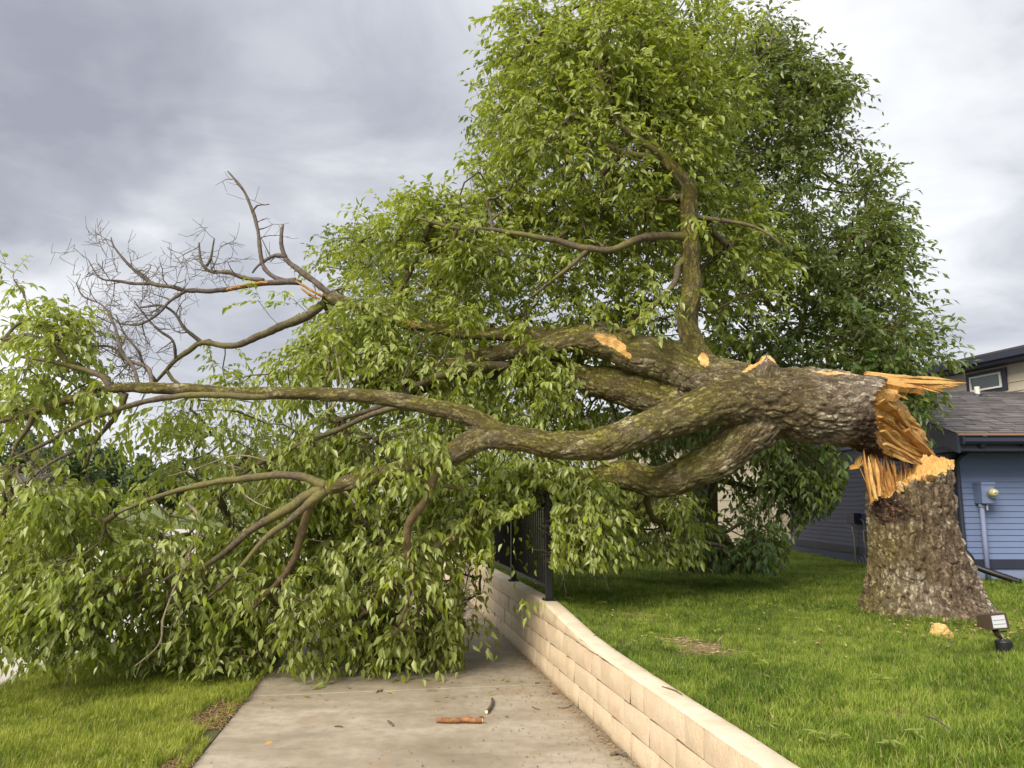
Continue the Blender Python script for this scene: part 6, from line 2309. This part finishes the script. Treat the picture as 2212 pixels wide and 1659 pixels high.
def build_grass():
    rng = np.random.default_rng(77)
    def in_view(x, y, m=1.6):
        return np.abs(x) < y * 0.72 + m

    def lawn_ok(x, y):
        d = x - wall_x(y)
        ok = (d > WALL_T + 0.025) & in_view(x, y)
        ok &= ((x - STX) ** 2 + (y - STY) ** 2) > 0.40 ** 2
        ok &= ~((x > HX - 0.03) & (y > HY - 0.03))
        n = fbm(np.stack([x * 7, y * 7, 0 * x], 1), 3, 91)
        for bx, by, r in BARE:
            dd = np.hypot((x - bx) * .6, y - by) + (n - .5) * r * 1.2
            ok &= ~((dd < r * 0.95) & (rng.random(len(x)) < 0.93))
        return ok

    def verge_ok(x, y):
        e = -1.98 - 0.139 * (y - 5.04)
        d = e - x
        ok = (x > ROAD_X + 0.01) & (d > 0.01) & in_view(x, y)
        n = fbm(np.stack([x * 3, y * 3, 0 * x], 1), 3, 92)
        strip = (d < 0.12 + 0.55 * (n - 0.35)) & (y < 6.6)
        return ok & ~(strip & (rng.random(len(x)) < 0.90))

    protos = [tuft_mesh('grass_tuft', rng, 16, 0.075, 0.0042, 0.035, M['grass']) for _ in range(8)]
    far = [tuft_mesh('grass_tuft_wide', rng, 12, 0.075, 0.0075, 0.05, M['grass']) for _ in range(6)]
    near_pts = scatter(0.5, 7.6, 1.6, 8.0, 1000, rng, lawn_h, lawn_ok)
    sc = 0.40 + 1.15 * fbm(near_pts * 2.6, 4, 4, 0.65) * (0.6 + 0.5 * rng.random(len(near_pts)))
    # longer, softer grass in front of the worn line, mown behind
    sc *= np.where(near_pts[:, 1] < 5.6, 1.15, 0.85)
    grass_field('grass', near_pts, sc, None, protos)
    far_pts = scatter(-1.5, 13, 8.0, 19, 420, rng, lawn_h, lawn_ok)
    grass_field('grass', far_pts, 0.7 + 0.4 * rng.random(len(far_pts)), None, far)
    pv = [tuft_mesh('verge_tuft', rng, 16, 0.085, 0.0045, 0.035, M['grass2'], 0.10) for _ in range(8)]
    vp = scatter(-4.95, -1.5, 3.0, 10.5, 1000, rng, verge_h, verge_ok)
    vs = 0.55 + 0.95 * fbm(vp * 1.9, 3, 14) * (0.6 + 0.6 * rng.random(len(vp)))
    grass_field('grass', vp, vs, None, pv)
    # grass overhanging the sidewalk edge and the back of the wall
    y = rng.uniform(4.3, 9, 700)
    e = -1.98 - 0.139 * (y - 5.04)
    ep = np.stack([e - 0.015 - 0.02 * rng.random(700), y, np.zeros(700)], 1)[fbm(np.stack([y * 3, y * 0, y * 0], 1), 3, 3) > 0.5]
    grass_field('grass', ep, 0.4 + 0.4 * rng.random(len(ep)), None, pv)
    y = rng.uniform(2.4, 14, 2200)
    wp = np.stack([wall_x(y) + WALL_T + 0.02 + 0.02 * rng.random(2200), y, lawn_h(wall_x(y) + 0.2, y)], 1)
    grass_field('grass', wp, 0.6 + 0.5 * rng.random(2200), None, protos)
    a_ = rng.uniform(0, 6.283, 900)
    rr_ = 0.47 + 0.10 * rng.random(900) + 0.18 * np.exp(-((((np.degrees(a_) + 15 + 180) % 360) - 180) / 24) ** 2) + 0.14 * np.exp(-((np.degrees(a_) - 290) / 22) ** 2)
    sp_ = np.stack([STX + 0.02 + np.cos(a_) * rr_, STY + np.sin(a_) * rr_, 0 * a_], 1)
    sp_[:, 2] = lawn_h(sp_[:, 0], sp_[:, 1])
    grass_field('grass', sp_, 0.7 + 0.7 * rng.random(900), None, protos)
    # dry thatch, mulch and petals lying about
    def flakes(name, pts, L, W, mat):
        n = len(pts)
        d = rng.normal(size=(n, 3)) * (1, 1, 0.15)
        d /= np.linalg.norm(d, axis=1, keepdims=True)
        nn = np.array((0, 0, 1.0)) + rng.normal(size=(n, 3)) * 0.3
        V, F, k = leaf_np(pts, d, nn, L * (0.5 + rng.random(n)), W * (0.5 + rng.random(n)), False)
        o = link(name, mesh_np(name, V, F, mat, False))
        tag(o, kind='stuff')
    y = rng.uniform(4.4, 7.6, 5200)
    e = -1.98 - 0.139 * (y - 5.04)
    d = np.abs(rng.normal(size=5200)) * 0.20
    k = fbm(np.stack([(e - d) * 3, y * 3, 0 * y], 1), 3, 92) > 0.46
    pts = np.stack([e - d, y, verge_h(e - d, y) + 0.006 + 0.012 * rng.random(5200)], 1)[k]
    flakes('mulch', pts, 0.04, 0.006, M['chips'])
    allp = scatter(0.6, 6, 3, 8, 5, rng, lawn_h, lawn_ok)
    allp[:, 2] += 0.035
    flakes('fallen_bits', allp, 0.035, 0.012, M['straw'])
    wd_ = scatter(0.6, 6.5, 3, 9, 3.2, rng, lawn_h, lawn_ok)
    wd_ = np.repeat(wd_, 7, 0) + rng.normal(size=(len(wd_) * 7, 3)) * (0.02, 0.02, 0.006)
    wd_[:, 2] += 0.045
    flakes('clover', wd_, 0.030, 0.018, M['leaf_one'])
    wd_ = scatter(-4.8, -2.2, 4.6, 8, 3.2, rng, verge_h, verge_ok)
    wd_ = np.repeat(wd_, 7, 0) + rng.normal(size=(len(wd_) * 7, 3)) * (0.02, 0.02, 0.006)
    wd_[:, 2] += 0.045
    flakes('clover', wd_, 0.030, 0.018, M['leaf_one'])
    a_ = rng.normal(size=220) * 45 + 290
    q_ = 0.62 + 0.5 * np.abs(rng.normal(size=220))
    cb_ = np.stack([STX + np.cos(np.radians(a_)) * q_, STY + np.sin(np.radians(a_)) * q_, 0 * a_], 1)
    cb_[:, 2] = lawn_h(cb_[:, 0], cb_[:, 1]) + 0.04
    flakes('bark_crumbs', cb_, 0.045, 0.022, M['chips'])
    allv = scatter(-4.8, -2.1, 4.6, 8, 4, rng, verge_h, verge_ok)
    allv[:, 2] += 0.04
    flakes('fallen_bits', allv, 0.035, 0.012, M['straw'])
    bb = []
    for bx, by, r in BARE:
        m = 60
        x, y = bx + rng.normal(size=m) * r * 1.1, by + rng.normal(size=m) * r * 0.55
        bb.append(np.stack([x, y, lawn_h(x, y) + 0.008 + 0.01 * rng.random(m)], 1))
    flakes('thatch', np.concatenate(bb), 0.05, 0.004, M['straw'])
    n = 46
    y = rng.uniform(6.6, 8.0, n)
    x = -2.1 + rng.random(n) * 2.3
    flakes('fallen_leaves', np.stack([x, y, np.full(n, 0.012)], 1), 0.07, 0.03, M['leaf_one'])
    # crumbs of bark on the concrete
    n = 420
    y = rng.uniform(4.8, 8.2, n)
    u = rng.random(n)
    u = np.where(rng.random(n) < 0.6, 1 - 0.16 * np.abs(rng.normal(size=n)), u)
    x0 = -1.98 - 0.139 * (y - 5.04)
    x = x0 + (wall_x(y) - x0 - 0.02) * np.clip(u, 0.01, 0.995)
    flakes('debris', np.stack([x, y, np.full(n, 0.006)], 1), 0.018, 0.009, M['dead'])
    n = 500
    y = rng.uniform(4.6, 8.6, n)
    flakes('debris', np.stack([wall_x(y) - 0.005 - 0.03 * np.abs(rng.normal(size=n)), y, np.full(n, 0.007)], 1), 0.03, 0.008, M['chips'])


M['straw'] = plain('straw', (0.46, 0.36, 0.19), 0.8, 0.3, 40)
build_grass()


# ================================================================== SMALL THINGS
def seedling(px, py, label, size=1.0, seed=0):
    rnd = random.Random(seed)
    g = G(px, py + 8, 0.53)
    z = float(lawn_h(g[0], g[1]))
    root = empty('seedling', (g[0], g[1], z), label, 'seedling', 'seedlings sprouting in the lawn')
    h = 0.085 * size
    c = np.array((g[0], g[1], z))
    top = c + (rnd.uniform(-.01, .01), rnd.uniform(-.01, .01), h)
    MB().tube([c, (c + top) / 2 + (0.004, 0, 0), top], [0.0022, 0.002, 0.0016], 5).build('stem', M['leaf_one'], root)
    n = rnd.choice([5, 6, 7])
    for i in range(n):
        a = 2 * math.pi * i / n + rnd.uniform(-.3, .3)
        up = rnd.uniform(0.0, 0.4)
        d = np.array([[math.cos(a), math.sin(a), up]])
        d /= np.linalg.norm(d)
        b = top - np.array((0, 0, rnd.choice([0, 0.02]) * size))
        V, F, k = leaf_np(b[None], d, np.array([[0, 0, 1.0]]), np.array([0.062 * size * rnd.uniform(.8, 1.2)]), np.array([0.022 * size]), True)
        link('leaf', mesh_np('leaf', V, F, M['leaf_one'], False), root)


for k, (x, y, sz, lab) in enumerate([
        (1902, 1485, 1.25, 'bright star-shaped seedling standing alone in the open lawn below the wood chunk'),
        (1626, 1430, 1.1, 'upright yellow-green seedling in the lawn right of the worn soil patch'),
        (1642, 1447, 1.1, 'leafy seedling just in front of the upright yellow-green one'),
        (1303, 1324, 1.0, 'small seedling in the lawn nearest the black fence post, right of its twin'),
        (1232, 1316, .9, 'tiny seedling close behind the wall beside the fence post foot'),
        (1387, 1366, 1.1, 'seedling between the wall and the small worn patch'),
        (1409, 1384, 1.1, 'broad seedling in front of its neighbour by the small worn patch'),
        (1453, 1408, 1.25, 'largest seedling left of the worn soil patch near the wall'),
        (1768, 1586, 1.0, 'pale seedling near the bottom of the lawn, leftmost of the row there'),
        (1817, 1590, 1.0, 'low spreading seedling near the bottom of the lawn, second of the row'),
        (1921, 1606, 1.0, 'seedling near the bottom of the lawn, third of the row'),
        (1980, 1586, .9, 'seedling near the bottom of the lawn, rightmost of the row')]):
    seedling(x, y, lab, sz, k)


def stick(pts, rad, mat, label, name='stick', cat='stick', end=None, z=0.0, kind=None):
    P3 = [G(a, b, z) + (0, 0, r) for (a, b), r in zip(pts, rad)]
    p, r = resample(P3, rad, 0.012)
    r = r * (0.88 + 0.24 * RNG.random(len(r)))
    root = empty(name, tuple(p[0]), label, cat)
    MB().tube(p, r, 9).build('bark', M[mat], root, smooth=True)
    if end is not None:
        i = end
        a, b = (p[-1], p[-2]) if i else (p[0], p[1])
        d = (a - b) / np.linalg.norm(a - b)
        rr = r[-1] if i else r[0]
        MB().tube([a - d * 0.001, a + d * 0.006], [rr * 0.93, rr * 0.80], 9).build('cut_end', M['cutwood'], root)
    return root


M['cutwood'] = plain('cut_wood', (0.72, 0.56, 0.32), 0.7, 0.2, 60)
M['redstick'] = branch_material('peeled_bark', (0.09, 0.05, 0.028), (0.42, 0.16, 0.06), 0.25)
stick([(943, 1561), (962, 1561.8), (985, 1562), (1005, 1561), (1022, 1562.2), (1041, 1562)], [.017, .020, .018, .022, .021, .019], 'redstick', 'thick reddish brown stick lying across the sidewalk with pale cut end', end=1)
stick([(1063, 1511), (1064, 1520), (1060, 1531), (1051, 1542)], [.009, .013, .013, .014], 'dead', 'short curved dark stick with pale cut end above the thick one', end=1)
stick([(1329, 1629), (1342, 1631), (1357, 1636), (1368, 1641)], [.011, .013, .011, .010], 'dead', 'black broken twig at the wall foot near the bottom edge', 'twig', 'twig')
stick([(838, 1559), (843, 1563), (849, 1569)], [.006, .009, .006], 'dead', 'tiny dark twig on the sidewalk left of the thick stick', 'twig', 'twig')
stick([(813, 1497), (818, 1493), (822, 1494), (826, 1491)], [.005, .007, .006, .005], 'dead', 'small crooked twig lying on the sidewalk joint', 'twig', 'twig')
stick([(1149, 1527), (1156, 1531), (1165, 1533)], [.003, .004, .003], 'reddish', 'thin red twig on the sidewalk between curved stick and wall', 'twig', 'twig')
stick([(1205, 1529), (1218, 1530), (1230, 1527), (1238, 1518)], [.003, .004, .003, .002], 'reddish', 'thin red forked twig close to the wall foot', 'twig', 'twig')
stick([(722, 1570), (732, 1570), (740, 1571)], [.004, .005, .004], 'dead', 'flat dark twig lying alone left on the sidewalk', 'twig', 'twig')
stick([(1430, 1484), (1445, 1489), (1460, 1494), (1474, 1502)], [.003, .0045, .004, .002], 'reddish', 'thin brown twig lying on top of the wall capping', 'twig', 'twig', z=0.512)
stick([(1280, 1375), (1288, 1374), (1293, 1369)], [.003, .004, .002], 'dead', 'small dark twig on the back edge of the wall capping', 'twig', 'twig', z=0.55)
stick([(2000, 1548), (2022, 1556), (2045, 1572), (2056, 1580)], [.004, .005, .004, .002], 'dead', 'thin dark twig lying in the lawn right of the star-shaped seedling', 'twig', 'twig', z=0.60)
for k, (x, y) in enumerate([(1040, 1551), (1095, 1549), (1197, 1499), (1226, 1498), (1075, 1489), (1160, 1476), (1323, 1630), (1135, 1425), (1070, 1420)]):
    c = G(x, y, 0.006)
    rnd = random.Random(k)
    s = rnd.uniform(.010, .018)
    o = link('bark_chip', splinter_mesh(c + (-s, 0, .004), c + (s, rnd.uniform(-.01, .01), .006), s * .6, .004, k, 0.1, .7))
    o.data.materials.clear(); o.data.materials.append(M['dead'] if k % 2 else M['reddish'])
    tag(o, ['reddish bark chip between the thick stick and the curved stick', 'flat reddish bark chip right of the curved stick', 'dark bark chip near the wall, left one of the pair there', 'dark bark chip near the wall, right one of the pair there',
            'dark bark chip lying just below the sidewalk joint', 'dark bark chip at the joint close to the wall', 'black bark chip beside the broken twig at the bottom', 'small bark chip beyond the joint, nearer the wall', 'small bark chip beyond the joint, nearer the leaves'][k],
        'bark chip', 'bark chips scattered on the sidewalk')


def build_chunk():
    c = G(2034, 1374, 0.55)
    z = float(lawn_h(c[0], c[1])) + 0.02
    Y = c[1]
    out = [(2009, 1380), (2011, 1366), (2016, 1355), (2018, 1348), (2028, 1346), (2037, 1349), (2046, 1358), (2056, 1367), (2062, 1376), (2062, 1386)]
    f = [P(a, b, Y) for a, b in out]
    n = 7
    V = []
    rng = np.random.default_rng(2)
    cen = np.mean(f, 0)
    for j in range(n):
        t = j / (n - 1)
        k = math.sin(math.pi * (0.14 + 0.72 * t)) ** 0.6
        for q in f:
            p = cen + (q - cen) * k + np.array((0, -0.07 + 0.14 * t, 0)) + rng.normal(size=3) * 0.005
            V.append(p)
    m = len(f)
    Q = [(j * m + i, j * m + (i + 1) % m, (j + 1) * m + (i + 1) % m, (j + 1) * m + i) for j in range(n - 1) for i in range(m)]
    T = [(0, i, i + 1) for i in range(1, m - 1)] + [((n - 1) * m, (n - 1) * m + i + 1, (n - 1) * m + i) for i in range(1, m - 1)]
    V = np.array(V)
    gc = (V - cen) * np.array((8, 8, 60))
    me = mesh_np('wood_chunk', V, [np.array(Q), np.array(T)], M['wood'], False, dict(grain_co=('POINT', gc), tone=('POINT', np.full(len(V), 1.0))))
    o = link('wood_chunk', me)
    tag(o, 'pale orange chunk of splintered wood lying in the grass before the stump', 'wood chunk')


build_chunk()


def build_floodlight():
    Y = 5.76
    c = P(2167, 1412, Y)
    root = empty('floodlight', (c[0], Y, float(lawn_h(c[0], Y))), 'small brown garden floodlight on black socket stake at the right edge of the lawn', 'floodlight')
    a, b, cc, d = P(2135.3, 1327.5, Y - .06), P(2171, 1324, Y - .04), P(2179.4, 1358, Y - .05), P(2141.8, 1360.3, Y - .07)
    n = np.cross(b - a, d - a)
    n /= np.linalg.norm(n)
    if n[1] > 0: n = -n
    back = -n * 0.05 + np.array((-0.012, 0, 0))
    mid = (a + b + cc + d) / 4
    A = [a, b, cc, d]
    B = [q + back for q in A]
    C_ = [mid + (q - mid) * 0.72 + back * 2.1 + np.array((-0.012, 0, 0)) for q in A]
    MB().hexa([B[3], B[2], B[1], B[0], A[3], A[2], A[1], A[0]]).hexa([C_[3], C_[2], C_[1], C_[0]] + [mid + (q - mid) * 0.93 + back * 1.02 for q in (A[3], A[2], A[1], A[0])]).build('housing', M['brownmetal'], root, bevel=0.003)
    # frame strips round the lens
    fr = []
    inn = [mid + (q - mid) * 0.82 for q in A]
    for i in range(4):
        j = (i + 1) % 4
        q = [A[i], A[j], inn[j], inn[i]]
        MB().hexa([k + n * 0.001 for k in q] + [k + n * 0.008 for k in q]).build('frame', M['brownmetal'], root)
    q = [inn[3] + n * 0.002, inn[2] + n * 0.002, inn[1] + n * 0.002, inn[0] + n * 0.002]
    MB().hexa([k - n * 0.0005 for k in q] + [k + n * 0.002 for k in q]).build('lens', M['lens'], root)
    for t in (0.3, 0.62):
        u0, u1 = q[0] * (1 - t) + q[3] * t, q[1] * (1 - t) + q[2] * t
        MB().tube([u0 * .92 + u1 * .08 + n * .004, u0 * .08 + u1 * .92 + n * .004], 0.0022, 6).build('lamp_bar', M['chrome'], root)
    p0, p1, p2 = P(2150, 1361, Y - .03), P(2155, 1372, Y - .02), P(2163, 1378, Y)
    MB().tube([p0, p1, p2], [.022, .018, .013], 8).build('bracket', M['brownmetal'], root)
    MB().tube([P(2156, 1366, Y - .04), P(2174, 1363, Y - .04)], [.004, .006], 6).build('knob', M['black'], root)
    t0, t1 = P(2163, 1371, Y), P(2165, 1383, Y)
    MB().tube([t0, (t0 + t1) / 2, t1], [.010, .014, .011], 12).build('fitting', M['chrome'], root)
    s0, s1 = P(2167, 1383, Y), P(2171, 1410, Y)
    MB().tube([s0, s0 * .9 + s1 * .1, s1 * .9 + s0 * .1, s1], [.050, .056, .056, .050], 20).build('socket', M['black'], root, smooth=False)
    MB().tube([s1, s1 + (0.005, 0, -0.12)], [.022, .006], 6).build('stake', M['black'], root)
    MB().tube([P(2160, 1417, Y - .06), P(2186, 1417, Y - .06)], [.004, .004], 6).build('flange', M['black'], root)


build_floodlight()


# ------------------------------------------------------------------ distant trees
def distant_tree(px, top, Y, wpx, label, seed):
    rng = np.random.default_rng(seed)
    x = P(px, 1090, Y)[0]
    zt = P(1106, top, Y)[2]
    R = wpx / FPX * Y
    root = empty('distant_tree', (x, Y, -0.34), label, 'tree', 'trees across the road')
    H = zt + 0.34
    MB().tube([(x, Y, -.4), (x + .1, Y, H * .4), (x, Y, H * .85)], [H * .03, H * .022, H * .005], 8).build('trunk', M['branch'], root)
    n = 3600
    v = rng.normal(size=(n * 2, 3))
    v /= np.linalg.norm(v, axis=1, keepdims=True)
    v *= rng.random((n * 2, 1)) ** 0.4
    k = fbm(v * 2.6 + seed, 3, 3)
    sil = 1 - 0.55 * np.clip(v[:, 2], 0, 1) ** 1.5
    v[:, 0] *= sil; v[:, 1] *= sil
    v = v[k > 0.47][:n]
    p = np.array((x, Y, 0)) + v * (R, R, H * 0.44) + (0, 0, H * 0.55)
    m = len(p)
    d = rng.normal(size=(m, 3)); d /= np.linalg.norm(d, axis=1, keepdims=True)
    nn = rng.normal(size=(m, 3))
    V, F, kk = leaf_np(p, d, nn, 0.42 * (0.5 + rng.random(m)) * Y / 75, 0.26 * (0.6 + rng.random(m)) * Y / 75, False)
    t = np.clip(0.15 + 0.6 * rng.random(m), 0, .9)
    o = link('crown', mesh_np('crown', V, F, M['leaf_far'], False, dict(tint=('FACE', np.repeat(t, kk)))), root)


for k, (px, top, Y, w_, lab) in enumerate([
        (-30, 920, 84, 60, 'tall distant tree at the far left edge behind the houses'), (48, 935, 88, 46, 'distant tree behind the dark roofs at left'), (100, 968, 80, 36, 'shorter distant tree right of the low house roof'),
        (172, 938, 84, 50, 'broad distant tree seen through the left branches'), (232, 962, 90, 40, 'distant tree right of the broad one behind the branches'), (300, 985, 86, 40, 'distant tree behind the twigs left of the open sky gap'),
        (370, 1002, 92, 42, 'low distant tree seen between drooping twigs'), (450, 990, 88, 46, 'distant tree behind the left part of the crown'), (540, 1000, 95, 50, 'distant tree behind the middle branches'), (660, 985, 95, 60, 'wide distant tree hidden behind the crown')]):
    distant_tree(px, top, Y, w_, lab, 200 + k)
